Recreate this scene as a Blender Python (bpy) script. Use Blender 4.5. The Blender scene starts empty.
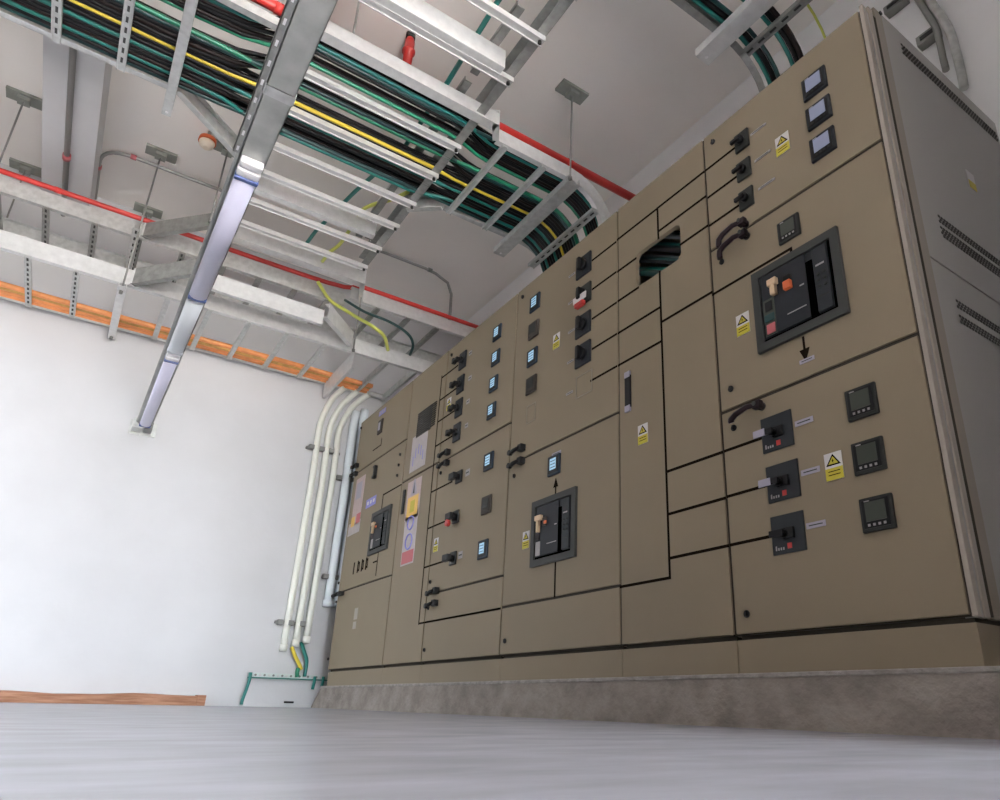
import bpy, bmesh, math, random
from mathutils import Vector, Matrix
random.seed(7)
SC = bpy.context.scene
COL = SC.collection

# ------------------------------------------------------------------ camera model (metres, floor at z = 0)
CAM_H = 0.048
FPX, CX, CY = 697.6896, 564.930, 434.196
YAW, PIT, ROL = 0.610855852, 0.372021042, 0.022117839
f_ = Vector((math.sin(YAW)*math.cos(PIT), math.cos(YAW)*math.cos(PIT), math.sin(PIT)))
r_ = Vector((math.cos(YAW), -math.sin(YAW), 0))
u_ = r_.cross(f_)
R_ = r_*math.cos(ROL) + u_*math.sin(ROL)
U_ = -r_*math.sin(ROL) + u_*math.cos(ROL)
cam = bpy.data.cameras.new('camera')
cam_o = bpy.data.objects.new('camera', cam); COL.objects.link(cam_o)
cam.sensor_fit = 'HORIZONTAL'; cam.sensor_width = 36; cam.lens = FPX/1000*36
cam.shift_x = -(CX-500)/1000; cam.shift_y = (CY-400)/1000
cam.clip_start = 0.02; cam.clip_end = 200
cam_o.matrix_world = Matrix(((R_.x, U_.x, -f_.x, 0), (R_.y, U_.y, -f_.y, 0), (R_.z, U_.z, -f_.z, CAM_H), (0, 0, 0, 1)))
SC.camera = cam_o

XP = 1.75            # plane of the cabinet doors
def ray(px, py):
    return R_*((px-CX)/FPX) - U_*((py-CY)/FPX) + f_
def fp(px, py):      # measured point on the cabinet front: (y, z)
    d = ray(px, py); d = d*(XP/d.x); return d.y, d.z+CAM_H
def hz(px, py, z):   # measured point at a known height: (x, y)
    d = ray(px, py); d = d*((z-CAM_H)/d.z); return d.x, d.y

# ------------------------------------------------------------------ materials
def mat(name, col, rough=0.5, metal=0.0, noise=0.0, nscale=8.0, bump=0.0, bscale=60.0, emit=None, estr=0.0, col2=None, stretch=None, spec=None):
    m = bpy.data.materials.new(name); m.use_nodes = True
    nt = m.node_tree; b = nt.nodes['Principled BSDF']
    b.inputs['Base Color'].default_value = (*col, 1); b.inputs['Roughness'].default_value = rough
    b.inputs['Metallic'].default_value = metal
    if spec is not None: b.inputs['Specular IOR Level'].default_value = spec
    tc = nt.nodes.new('ShaderNodeTexCoord')
    src = tc.outputs['Object']
    if stretch:
        mp = nt.nodes.new('ShaderNodeMapping'); mp.inputs['Scale'].default_value = stretch
        nt.links.new(src, mp.inputs['Vector']); src = mp.outputs['Vector']
    if noise or col2:
        n = nt.nodes.new('ShaderNodeTexNoise'); n.inputs['Scale'].default_value = nscale; n.inputs['Detail'].default_value = 6
        nt.links.new(src, n.inputs['Vector'])
        r = nt.nodes.new('ShaderNodeValToRGB')
        c2 = col2 or tuple(min(1, c*(1+noise)) for c in col)
        c1 = col if col2 else tuple(c*(1-noise) for c in col)
        r.color_ramp.elements[0].position = .32; r.color_ramp.elements[1].position = .68
        r.color_ramp.elements[0].color = (*c1, 1); r.color_ramp.elements[1].color = (*c2, 1)
        nt.links.new(n.outputs['Fac'], r.inputs['Fac']); nt.links.new(r.outputs['Color'], b.inputs['Base Color'])
    if bump:
        n2 = nt.nodes.new('ShaderNodeTexNoise'); n2.inputs['Scale'].default_value = bscale; n2.inputs['Detail'].default_value = 5
        nt.links.new(src, n2.inputs['Vector'])
        bp = nt.nodes.new('ShaderNodeBump'); bp.inputs['Strength'].default_value = bump; bp.inputs['Distance'].default_value = .01
        nt.links.new(n2.outputs['Fac'], bp.inputs['Height']); nt.links.new(bp.outputs['Normal'], b.inputs['Normal'])
    if emit:
        b.inputs['Emission Color'].default_value = (*emit, 1); b.inputs['Emission Strength'].default_value = estr
    return m

M = dict(
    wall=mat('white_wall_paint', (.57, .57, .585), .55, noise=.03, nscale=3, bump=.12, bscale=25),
    wallr=mat('lit_white_wall_paint', (.86, .86, .87), .55, noise=.02, nscale=3),  # right wall white lightened, window light put into the colour
    block=mat('darkened_unseen_wall', (.27, .255, .24), .9, noise=.05, nscale=4),  # walls out of view, darkened to cut bounce onto the near cabinets
    ceil=mat('ceiling_paint', (.90, .865, .825), .8, noise=.03, nscale=1.5),
    floor=mat('grey_floor_paint', (.33, .34, .39), .27, noise=.12, nscale=5.0, bump=.03, bscale=14, spec=.7, stretch=(1.0, 2.4, 1)),
    conc=mat('bare_concrete', (.19, .165, .145), .9, col2=(.30, .265, .235), nscale=9, bump=.6, bscale=40),
    lip=mat('concrete_edge', (.28, .26, .24), .9, noise=.2, nscale=30, bump=.5, bscale=60),
    paint=mat('beige_cabinet_paint', (.236, .193, .132), .5, spec=.2, noise=.02, nscale=4, bump=.02, bscale=300),
    paint2=mat('beige_frame_paint', (.25, .215, .165), .4),
    paint3=mat('pale_beige_trim', (.33, .29, .245), .4),
    side=mat('grey_side_paint', (.30, .285, .26), .28, noise=.02, nscale=3),
    gap=mat('dark_gasket', (.03, .022, .012), .8),
    mimic=mat('black_brown_tape', (.010, .006, .003), .9, spec=.05),
    black=mat('black_plastic', (.006, .006, .007), .45, spec=.3),
    purple=mat('dark_maroon_plastic', (.014, .006, .009), .4, spec=.3),
    navy=mat('dark_slate_plastic', (.014, .017, .022), .5, spec=.3),
    pit=mat('deep_black', (.001, .001, .001), 1, spec=0),
    slate=mat('slate_face', (.022, .026, .030), .5, spec=.3),
    frame=mat('grey_breaker_frame', (.045, .047, .045), .55, spec=.3),
    dkgrey=mat('dark_grey_plastic', (.024, .026, .024), .5, spec=.3),
    brown=mat('brown_grey_plastic', (.045, .036, .030), .55, spec=.3),
    lcd=mat('grey_display', (.055, .062, .050), .3, spec=.3),
    lav=mat('lavender_display', (.20, .22, .31), .35, emit=(.30, .36, .58), estr=.07),
    bscr=mat('pale_blue_display', (.22, .36, .45), .35, emit=(.34, .58, .78), estr=.38),
    bframe=mat('blue_meter_frame', (.016, .028, .045), .45, spec=.3),
    white=mat('white_plastic', (.56, .54, .54), .5),
    tag=mat('lavender_white_tag', (.32, .30, .37), .5),
    label=mat('white_label', (.30, .28, .28), .5),
    yellow=mat('yellow_sticker', (.50, .42, .03), .5),
    red=mat('red_plastic', (.45, .03, .025), .45),
    pinkred=mat('pink_red_print', (.45, .11, .12), .5),
    pink=mat('pale_pink_sheet', (.44, .34, .33), .55, noise=.06, nscale=30),
    sheet=mat('pale_grey_sheet', (.42, .38, .38), .55, noise=.05, nscale=30),
    blue=mat('blue_print', (.22, .22, .55), .5),
    amber=mat('amber_print', (.72, .45, .10), .5),
    brass=mat('pale_brass', (.55, .40, .25), .35, metal=.3),
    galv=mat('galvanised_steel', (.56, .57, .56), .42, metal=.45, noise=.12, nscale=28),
    galvb=mat('lit_galvanised_steel', (.66, .66, .655), .42, metal=.25, noise=.07, nscale=24),  # same steel as galv, the strong light on it put into the colour
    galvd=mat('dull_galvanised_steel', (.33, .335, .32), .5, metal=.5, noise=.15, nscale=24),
    plate=mat('grey_green_plate', (.24, .25, .225), .6, noise=.1, nscale=20),
    trunk=mat('zinc_trunking', (.42, .43, .41), .45, metal=.4, noise=.16, nscale=9),
    hole=mat('slot_dark', (.05, .05, .05), .8),
    coolwhite=mat('cool_white_diffuser', (.72, .76, .80), .35),
    diff=mat('sky_tinted_diffuser', (.66, .65, .80), .35),  # unlit diffuser, reflected blue sky put into its base colour
    cap=mat('white_end_cap', (.88, .87, .88), .35),
    bcap=mat('blue_end_trim', (.08, .12, .32), .4),
    cblack=mat('black_cable_jacket', (.005, .005, .006), .5, spec=.25),
    cbrown=mat('dark_brown_cable_jacket', (.014, .008, .007), .5, spec=.25),
    cteal=mat('teal_cable_jacket', (.012, .17, .145), .4),
    cgreen=mat('green_cable_jacket', (.015, .20, .11), .4),
    cgrey=mat('grey_cable_jacket', (.10, .11, .11), .4),
    cdteal=mat('dark_teal_cable_jacket', (.010, .05, .05), .4),
    cyellow=mat('yellow_cable_jacket', (.72, .55, .05), .45),
    cyg=mat('yellow_green_cable_jacket', (.55, .58, .12), .45),
    rpipe=mat('red_pipe_paint', (.56, .035, .03), .4),
    orange=mat('orange_conduit_plastic', (.86, .34, .12), .5, noise=.12, nscale=14),
    oliv=mat('olive_orange_plastic', (.62, .33, .09), .5, noise=.2, nscale=14),
    wcond=mat('white_conduit_plastic', (.80, .81, .74), .4),
    bcond=mat('bluish_white_conduit_plastic', (.70, .76, .80), .4),
    gpipe=mat('grey_steel_conduit', (.30, .30, .285), .45, metal=.5),
    clip=mat('grey_clip_metal', (.22, .22, .21), .5, metal=.5),
    wood=mat('brown_timber', (.27, .12, .065), .8, col2=(.46, .24, .15), nscale=5, stretch=(1.2, 8, 14), bump=.4, bscale=20),
    earthbar=mat('tinned_bar', (.55, .62, .60), .35, metal=.3),
    vent=mat('vent_shadow', (.05, .048, .042), .7),
    grille=mat('brown_grey_grille', (.06, .052, .045), .6),
    orred=mat('orange_red_plastic', (.55, .11, .03), .45),
    cream=mat('cream_plastic', (.75, .66, .54), .4),
)

# ------------------------------------------------------------------ mesh builder
class MB:
    def __init__(s): s.bm = bmesh.new()
    def box(s, x0, x1, y0, y1, z0, z1, bev=0.0):
        vs = [s.bm.verts.new((x, y, z)) for x in sorted((x0, x1)) for y in sorted((y0, y1)) for z in sorted((z0, z1))]
        fs = [s.bm.faces.new([vs[i] for i in q]) for q in ((0, 1, 3, 2), (4, 6, 7, 5), (0, 4, 5, 1), (2, 3, 7, 6), (0, 2, 6, 4), (1, 5, 7, 3))]
        if bev:
            es = list({e for f in fs for e in f.edges})
            bmesh.ops.bevel(s.bm, geom=es, offset=bev, segments=2, affect='EDGES', profile=.6)
        return s
    def obox(s, p0, p1, w, z0, z1, off=0.0):
        """box running from p0 to p1 (x, y), w wide, between two heights; off moves it sideways"""
        a = Vector((*p0, 0)); b = Vector((*p1, 0)); d = (b-a).normalized(); n = Vector((-d.y, d.x, 0))
        vs = []
        for q in (a, b):
            for k in (-.5, .5):
                for z in (z0, z1): 
                    v = q + n*(k*w+off); vs.append(s.bm.verts.new((v.x, v.y, z)))
        for q in ((0, 1, 3, 2), (4, 6, 7, 5), (0, 4, 5, 1), (2, 3, 7, 6), (0, 2, 6, 4), (1, 5, 7, 3)):
            s.bm.faces.new([vs[i] for i in q])
        return s
    def tube(s, pts, r, n=8, caps=True):
        pts = [Vector(p) for p in pts]; rings = []
        t0 = (pts[1]-pts[0]).normalized()
        up = Vector((0, 0, 1)) if abs(t0.z) < .9 else Vector((0, 1, 0))
        nrm = (up - t0*up.dot(t0)).normalized()
        for i, p in enumerate(pts):
            if i == 0: t = t0
            elif i == len(pts)-1: t = (pts[i]-pts[i-1]).normalized()
            else: t = ((pts[i]-pts[i-1]).normalized() + (pts[i+1]-pts[i]).normalized()).normalized()
            nrm = (nrm - t*nrm.dot(t)).normalized(); bn = t.cross(nrm)
            rr = r[i] if isinstance(r, (list, tuple)) else r
            rings.append([s.bm.verts.new(p + nrm*(rr*math.cos(2*math.pi*k/n)) + bn*(rr*math.sin(2*math.pi*k/n))) for k in range(n)])
        for a, b in zip(rings, rings[1:]):
            for k in range(n):
                f = s.bm.faces.new((a[k], a[(k+1) % n], b[(k+1) % n], b[k])); f.smooth = True
        if caps:
            s.bm.faces.new(list(reversed(rings[0]))); s.bm.faces.new(rings[-1])
        return s
    def cyl(s, p0, p1, r, n=12): return s.tube([p0, p1], r, n)
    def prism(s, yz, x0, x1):
        """outline in (y, z), extruded along x"""
        a = [s.bm.verts.new((x0, y, z)) for y, z in yz]; b = [s.bm.verts.new((x1, y, z)) for y, z in yz]
        s.bm.faces.new(a); s.bm.faces.new(list(reversed(b))); n = len(yz)
        for k in range(n): s.bm.faces.new((a[k], b[k], b[(k+1) % n], a[(k+1) % n]))
        return s
    def build(s, name, m, parent=None, **kw):
        bmesh.ops.recalc_face_normals(s.bm, faces=s.bm.faces)
        me = bpy.data.meshes.new(name); s.bm.to_mesh(me); s.bm.free(); me.materials.append(m)
        o = bpy.data.objects.new(name, me); COL.objects.link(o)
        if parent: o.parent = parent
        if kw: tag(o, **kw)
        return o

def tag(o, label=None, cat=None, group=None, kind=None):
    if label: o['label'] = label
    if cat: o['category'] = cat
    if group: o['group'] = group
    if kind: o['kind'] = kind
    return o

def thing(name, label, cat, group=None):      # an Empty; parts are built in world metres, so it stays at the origin
    o = bpy.data.objects.new(name, None); o.empty_display_size = .05
    COL.objects.link(o); return tag(o, label, cat, group)

def settle(o):                                 # put the Empty at the base of its parts without moving them
    pts = [v.co for c in o.children if c.type == 'MESH' for v in c.data.vertices]
    if not pts: return
    b = Vector((sum(p.x for p in pts)/len(pts), sum(p.y for p in pts)/len(pts), min(p.z for p in pts)))
    o.location = b
    for c in o.children: c.location = -b

def arc(p_in, corner, p_out, r, n=7):          # rounded corner of a polyline
    a = Vector(p_in); c = Vector(corner); b = Vector(p_out)
    d0 = (a-c).normalized(); d1 = (b-c).normalized()
    r = min(r, (a-c).length*.95, (b-c).length*.95)
    p0 = c+d0*r; p1 = c+d1*r
    return [p0*(1-t)**2 + c*2*t*(1-t) + p1*t*t for t in [i/n for i in range(n+1)]]

def smooth(pts, n=5):
    P = [Vector(p) for p in pts]; P = [P[0]*2-P[1]]+P+[P[-1]*2-P[-2]]; out = []
    for a, b, c, d in zip(P, P[1:], P[2:], P[3:]):
        for k in range(n):
            t = k/n; out.append(.5*((2*b)+(c-a)*t+(2*a-5*b+4*c-d)*t*t+(3*b-a-3*c+d)*t*t*t))
    return out+[P[-2]]

# ------------------------------------------------------------------ the room
H = 3.7 + CAM_H; YB = 5.85; XR = 2.77; XL = -1.95; YR = -4.5
def struct(o): o['kind'] = 'structure'; return o
struct(MB().box(XL-.2, XR+.2, YR-.2, YB+.2, -.15, 0).build('floor', M['floor']))
struct(MB().box(XL-.2, XR+.2, YR-.2, YB+.2, H, H+.2).build('ceiling', M['ceil']))
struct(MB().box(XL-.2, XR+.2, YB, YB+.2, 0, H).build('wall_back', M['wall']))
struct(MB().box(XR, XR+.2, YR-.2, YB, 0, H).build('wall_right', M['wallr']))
# left and rear walls with door and window openings outside the frame that let the daylight in
LEFT_OPEN = [(4.35, 5.30, 0, 2.9)]          # (y0, y1, z0, z1)
REAR_OPEN = [(-.1, 1.4, 0, 3.4)]             # (x0, x1, z0, z1)
def holed(u0, u1, holes, put):
    us = sorted({u0, u1, *[h[0] for h in holes], *[h[1] for h in holes]}); zz = sorted({0, H, *[h[2] for h in holes], *[h[3] for h in holes]})
    for ua, ub in zip(us, us[1:]):
        for za, zb in zip(zz, zz[1:]):
            if not any(h[0] <= ua and ub <= h[1] and h[2] <= za and zb <= h[3] for h in holes): put(ua, ub, za, zb)
b = MB(); holed(YR-.2, YB, LEFT_OPEN, lambda u, v, z0, z1: b.box(XL-.2, XL, u, v, z0, z1)); struct(b.build('wall_left', M['block']))
b = MB(); holed(XL, XR, REAR_OPEN, lambda u, v, z0, z1: b.box(u, v, YR-.2, YR, z0, z1)); struct(b.build('wall_rear', M['block']))
# added blocker behind the camera, keeps rear daylight off the near cabinet
struct(MB().box(1.15, XR, -.35, -.20, 0, H).build('rear_light_blocker', M['block']))
struct(MB().box(XL, -1.12, 4.20, 4.32, 0, 3.42).build('left_light_blocker', M['wall']))     # added unseen blocker, shades the near cabinets from the left opening
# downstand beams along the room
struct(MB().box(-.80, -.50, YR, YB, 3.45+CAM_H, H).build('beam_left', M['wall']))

# ------------------------------------------------------------------ concrete plinth
pl = thing('equipment_plinth', 'long bare concrete plinth under the row of beige cabinets', 'plinth')
b = MB()
for (xa, ya, xb, yb) in ((1.742, .50, 2.70, 5.83),):
    v = [b.bm.verts.new(c) for c in ((xa, ya, 0), (xa, 5.80, 0), (xb, 5.80, 0), (xb, ya, 0), (xa, ya, .140), (xa, 5.62, .140), (xb, 5.62, .140), (xb, ya, .140))]
    for q in ((3, 2, 1, 0), (4, 5, 6, 7), (0, 1, 5, 4), (1, 2, 6, 5), (2, 3, 7, 6), (3, 0, 4, 7)): b.bm.faces.new([v[i] for i in q])
b.build('plinth_block', M['conc'], pl)
b = MB().box(1.738, 2.75, .50, 5.62, .1395, .153, .003); b.build('grout_edge', M['lip'], pl)
settle(pl)

# ------------------------------------------------------------------ the cabinets
ZB0, ZB1, ZT = .153, .264, 2.276
YS = [0.812, 1.544, 2.103, 3.005, 3.885, 4.465, 5.541]      # seams between the six cabinets, near to far
G = .006                                                   # half a door gap
XD = 1.7505                                                 # door face
cabs = []
LAB = [
 'beige switch cabinet nearest the camera, its grey vented side showing',
 'narrow beige cabinet with a rounded window showing dark cables inside',
 'wide beige cabinet with one air circuit breaker below four square slate switches',
 'beige cabinet with seven small rotary switches down its left side',
 'narrow beige cabinet with a dark square grille high up and stacked warning sheets',
 'beige cabinet at the far end of the row beside the white wall conduits',
]
for i in range(6):
    c = thing('switchboard_cabinet', LAB[i], 'cabinet', 'beige switchboard cabinets in a row'); cabs.append(c)
    y0, y1 = YS[i], YS[i+1]
    if i == 1:
        b = MB(); b.box(2.2, 2.72, y0+.002, y1-.002, ZB1, ZT-.006); b.box(1.775, 2.2, y0+.002, y0+.02, ZB1, ZT-.006); b.box(1.775, 2.2, y1-.02, y1-.002, ZB1, ZT-.006)
        b.box(1.775, 2.2, y0+.02, y1-.02, ZT-.03, ZT-.006); b.box(1.775, 2.2, y0+.02, y1-.02, ZB1, ZB1+.03)
        b.build('enclosure', M['paint'], c)
        for ya, yb in ((y0+.0005, y0+.012), (y1-.012, y1-.0005)): MB().box(1.757, 1.776, ya, yb, ZB1+.002, ZT-.006).build('door_gasket', M['gap'], c)
    else:
        MB().box(1.775, 2.72, y0+(.002 if i else .03), y1-.002, ZB1, ZT-.006).build('enclosure', M['paint'], c)
        MB().box(1.757, 1.776, y0+.0005, y1-.0005, ZB1+.002, ZT-.006).build('door_gasket', M['gap'], c)
    MB().box(XD+.008, 2.735, y0+.0015, y1-.0015, ZB0, ZB1-.012, .002).build('base_plinth', M['paint'], c)
    MB().box(XD+.020, 2.70, y0+.01, y1-.01, ZB1-.013, ZB1+.004).build('base_rebate', M['gap'], c)

def disc_x(b, y, z, r, x0, x1, n=14):
    b.tube([(x0, y, z), (x1, y, z)], r, n)

def door(ci, z0, z1, locks=(), y0=None, y1=None, gb=1, gt=1):
    y0 = YS[ci] if y0 is None else y0; y1 = YS[ci+1] if y1 is None else y1
    d = MB().box(XD, 1.770, y0+G, y1-G, z0+G*gb, z1-G*gt, .003).build('door', M['paint'], cabs[ci])
    for p in locks:
        y, z = fp(*p)
        b = MB(); disc_x(b, y, z, .0115, XD-.004, XD+.001); b.box(XD-.010, XD-.003, y-.003, y+.003, z-.008, z+.008)
        b.build('lock', M['black'], d)
    return d
def zs(a, b): return (fp(*a)[1]+fp(*b)[1])/2

# doors: heights of the seams read where they cross the doors
z6a = zs((709.5, 250), (884.5, 140)); z6b = zs((722, 413), (922, 331))
z4a = zs((527, 455), (618, 414)); z4b = zs((502.5, 607), (619, 586))
z3a = zs((452, 455), (508, 425)); z3b = zs((425, 594), (502, 577))
z1a = zs((361, 471), (405, 439)); z1b = zs((344, 591), (391, 575))
z2a = zs((404, 482), (430, 467))
door(0, z6a, ZT, [(713, 142)], y0=YS[0]+.005); door(0, z6b, z6a, [(722, 262), (731, 389)], y0=YS[0]+.005); door(0, ZB1, z6b, [(734, 428), (747, 614)], y0=YS[0]+.005)
door(2, z4a, ZT, [(523, 297)]); door(2, z4b, z4a, [(514.5, 476)]); door(2, ZB1, z4b, [(505, 641)])
door(3, z3a, ZT, [(452, 355)]); door(3, z3b, z3a, [(441, 473), (430.5, 582)]); door(3, ZB1, z3b, [(428.5, 608), (424.5, 650)])
door(4, z2a, ZT); door(4, ZB1, z2a)
door(5, z1a, ZT, [(361.5, 428), (400.5, 454.5), (399, 465), (397.5, 475.5)][:1]); d5 = door(5, z1b, z1a, [(400.5, 454.5), (399, 465), (397.5, 475.5), (339, 583)]); door(5, ZB1, z1b, [(336.5, 602), (328.5, 659)])

# cabinet with the window: one tall panel with a rounded hole
def rrect(y0, y1, z0, z1, r, n=5):
    pts = []
    for cy, cz, a0 in ((y1-r, z1-r, 0), (y0+r, z1-r, 90), (y0+r, z0+r, 180), (y1-r, z0+r, 270)):
        for k in range(n+1):
            a = math.radians(a0+90*k/n); pts.append((cy+r*math.cos(a), cz+r*math.sin(a)))
    return pts
WY0, WY1, WZ0, WZ1 = 1.697, 1.978, 1.722+CAM_H+.0, 1.896+CAM_H
b = MB(); n = 5
inn = rrect(WY0, WY1, WZ0, WZ1, .03, n)
oy0, oy1, oz0, oz1 = YS[1]+G, YS[2]-G, ZB1+G, ZT-G
outc = [(oy1, oz1), (oy0, oz1), (oy0, oz0), (oy1, oz0)]
layers = []
for x in (XD, 1.770):
    iv = [b.bm.verts.new((x, *p)) for p in inn]; ov = [b.bm.verts.new((x, *p)) for p in outc]; layers.append((iv, ov)); N = len(iv)
    for q in range(4):
        for k in range(n): b.bm.faces.new((ov[q], iv[q*(n+1)+k], iv[q*(n+1)+k+1]))
        b.bm.faces.new((ov[q], iv[q*(n+1)+n], iv[((q+1)*(n+1)) % N], ov[(q+1) % 4]))
(i0, o0), (i1, o1) = layers
for k in range(N): b.bm.faces.new((i0[k], i0[(k+1) % N], i1[(k+1) % N], i1[k]))
for k in range(4): b.bm.faces.new((o0[k], o0[(k+1) % 4], o1[(k+1) % 4], o1[k]))
b.build('front_panel', M['paint'], cabs[1])
MB().box(2.185, 2.198, YS[1]+.022, YS[2]-.022, ZB1+.04, ZT-.04).build('back_board', M['gap'], cabs[1])
for k, m in enumerate(('cdteal', 'cgrey', 'cteal', 'cblack', 'cdteal', 'cgrey', 'cblack', 'cdteal', 'cteal', 'cgrey', 'cdteal', 'cblack')):
    x = 1.805+.024*(k % 3); z0 = 1.925+.0225*k; r = (.011, .009, .012, .008)[k % 4]
    MB().tube([(x+.02, 2.078, z0+.005), (x, 2.0, z0-.045), (x-.005, 1.85, z0-.138), (x, 1.70, z0-.235), (x+.02, 1.585, z0-.31)], r, 10).build('cable', M[m], cabs[1])
MB().box(1.775, 1.79, 1.712, 1.735, 1.738+CAM_H, 1.757+CAM_H).build('terminal', M['amber'], cabs[1])

# near cabinet: frame post, side panel with vents, roof
c0 = cabs[0]
b = MB(); b.box(XD-.004, 1.768, YS[0]-.010, YS[0]+.0035, ZB1, ZT+.004, .002); b.build('door_edge_trim', M['paint3'], c0)
b = MB(); b.box(1.768, 1.790, YS[0]-.003, YS[0]+.03, ZB1, ZT+.004); b.build('door_return', M['side'], c0)
b = MB(); b.box(1.790, 1.815, YS[0]-.008, YS[0]+.03, ZB1, ZT+.03, .003); b.build('frame_post', M['paint3'], c0)
b = MB(); b.box(1.815, 1.832, YS[0]-.0065, YS[0]+.03, ZB1+.004, ZT+.005); b.build('groove', M['gap'], c0)
b = MB(); b.box(1.832, 1.880, YS[0]-.007, YS[0]+.03, ZB1, ZT+.06, .003); b.build('corner_post', M['paint2'], c0)
SZ = 1.279+CAM_H
sp = MB().box(1.886, 2.72, YS[0]-.002, YS[0]+.03, SZ+.003, ZT+.072, .002).build('side_panel', M['side'], c0)
sq = MB().box(1.886, 2.72, YS[0]-.002, YS[0]+.03, ZB1+.003, SZ-.003, .002).build('side_panel', M['side'], c0)
MB().box(1.84, 2.72, YS[0]+.01, YS[0]+.028, SZ-.004, SZ+.004).build('side_seam', M['gap'], c0)
def vent(p, x0, x1, z1, rows, cols, par):
    b = MB()
    for r in range(rows):
        for k in range(cols):
            x = x0+(x1-x0)*(k+(.5 if r % 2 else 0))/cols
            b.box(x, x+(x1-x0)/cols*.62, YS[0]-.0035, YS[0]-.001, z1-.0105*(r+1)+.003, z1-.0105*r)
    return b.build('vent', M['vent'], par)
vent(0, 1.995, 2.70, 2.235+CAM_H, 5, 40, sp)
vent(0, 2.00, 2.70, 1.487+CAM_H, 3, 40, sp); vent(0, 2.00, 2.70, 1.443+CAM_H, 4, 40, sp)
vent(0, 2.00, 2.70, 1.173+CAM_H, 3, 40, sq); vent(0, 2.00, 2.70, 1.120+CAM_H, 3, 40, sq)
MB().box(1.90, 2.72, YS[0]+.031, YS[6]-.01, ZT-.004, ZT+.02).build('roof_panel', M['paint2'], c0) if False else None
for i in range(6):
    MB().box(1.89, 2.72, YS[i]+(.032 if i == 0 else .004), YS[i+1]-.004, ZT-.005, ZT+.012, .002).build('roof_panel', M['paint2'], cabs[i])
y, z = .812, 2.27
st = MB().box(2.30, 2.355, YS[0]-.0045, YS[0]-.0022, 1.80, 1.88).build('warning_sticker', M['white'], c0)
MB().box(2.302, 2.353, YS[0]-.0056, YS[0]-.0045, 1.802, 1.835).build('yellow_panel', M['yellow'], st)
b = MB(); b.tube([(1.87, YS[0]-.012, 2.33), (1.87, YS[0], 2.33)], .008, 10); b.build('bolt', M['dkgrey'], c0)

# ---- panel fittings; every one is a part of its cabinet
def which(y):
    for i in range(6):
        if YS[i] <= y < YS[i+1]: return cabs[i]
    return cabs[-1]

def meter(px, py, kind, s=.096, sz=None, z=None):
    y, zc = fp(px, py); h = (sz or s)/2; w = s/2; c = which(y)
    fm = {'lav': 'navy', 'blue': 'bframe', 'lcd': 'dkgrey', 'dark': 'brown'}[kind]
    o = MB().box(XD-.010, XD+.002, y-w, y+w, zc-h, zc+h, .004).build('meter', M[fm], c)
    bz = MB(); bz.box(XD-.0125, XD-.0095, y-w*.80, y+w*.80, zc-h*.80, zc+h*.80); bz.build('bezel', M['black' if kind != 'dark' else 'brown'], o)
    sm = {'lav': 'lav', 'blue': 'bscr', 'lcd': 'lcd', 'dark': 'dkgrey'}[kind]
    if kind == 'blue':
        MB().box(XD-.0138, XD-.0120, y-w*.50, y+w*.50, zc-h*.46, zc+h*.66).build('screen', M[sm], o)
    else:
        MB().box(XD-.0138, XD-.0120, y-w*.62, y+w*.62, zc-h*.42, zc+h*.70).build('screen', M[sm], o)
    if kind in ('lcd', 'lav'):
        for k in range(4):
            yy = y+w*(.48-.32*k)
            MB().box(XD-.0143, XD-.0120, yy-.0035, yy+.0035, zc-h*.70, zc-h*.56).build('button', M['label' if kind == 'lcd' else 'dkgrey'], o)
        MB().box(XD-.0143, XD-.0120, y+w*.30, y+w*.62, zc+h*.74, zc+h*.79).build('badge', M['label'], o)
    elif kind == 'blue':
        for k in range(3):
            MB().box(XD-.0146, XD-.0134, y-w*.42, y+w*.42, zc+h*(.36-.32*k), zc+h*(.42-.32*k)).build('display_line', M['bframe'], o)
    return o

def sticker(px, py, w=.058, h=.083):
    y, z = fp(px, py); c = which(y)
    o = MB().box(XD-.0018, XD+.001, y-w/2, y+w/2, z-h/2, z+h/2).build('warning_sticker', M['white'], c)
    MB().box(XD-.0024, XD-.0016, y-w/2, y+w/2, z-h/2, z-h*.06).build('yellow_panel', M['yellow'], o)
    for k in range(2): MB().box(XD-.0029, XD-.0022, y-w*.34, y+w*.34, z-h*(.20+.13*k), z-h*(.17+.13*k)).build('text_line', M['mimic'], o)
    tz = z+h*.03; r = w*.42
    MB().prism([(y-r, tz), (y+r, tz), (y, tz+h*.42)], XD-.0026, XD-.0016).build('triangle_border', M['mimic'], o)
    MB().prism([(y-r*.68, tz+h*.05), (y+r*.68, tz+h*.05), (y, tz+h*.33)], XD-.0031, XD-.0024).build('triangle_fill', M['yellow'], o)
    MB().prism([(y+.002, tz+h*.26), (y-.003, tz+h*.15), (y, tz+h*.15), (y-.001, tz+h*.07), (y+.004, tz+h*.18), (y+.001, tz+h*.18)], XD-.0036, XD-.0030).build('bolt_symbol', M['mimic'], o)

def nameplate(px, py, w=.066, h=.017, m='label'):
    y, z = fp(px, py); c = which(y)
    o = MB().box(XD-.002, XD+.001, y-w/2, y+w/2, z-h/2, z+h/2, .0006).build('name_plate', M[m], c)
    MB().box(XD-.0026, XD-.0018, y-w*.36, y+w*.36, z-h*.09, z+h*.09).build('text_line', M['frame'], o)

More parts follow.
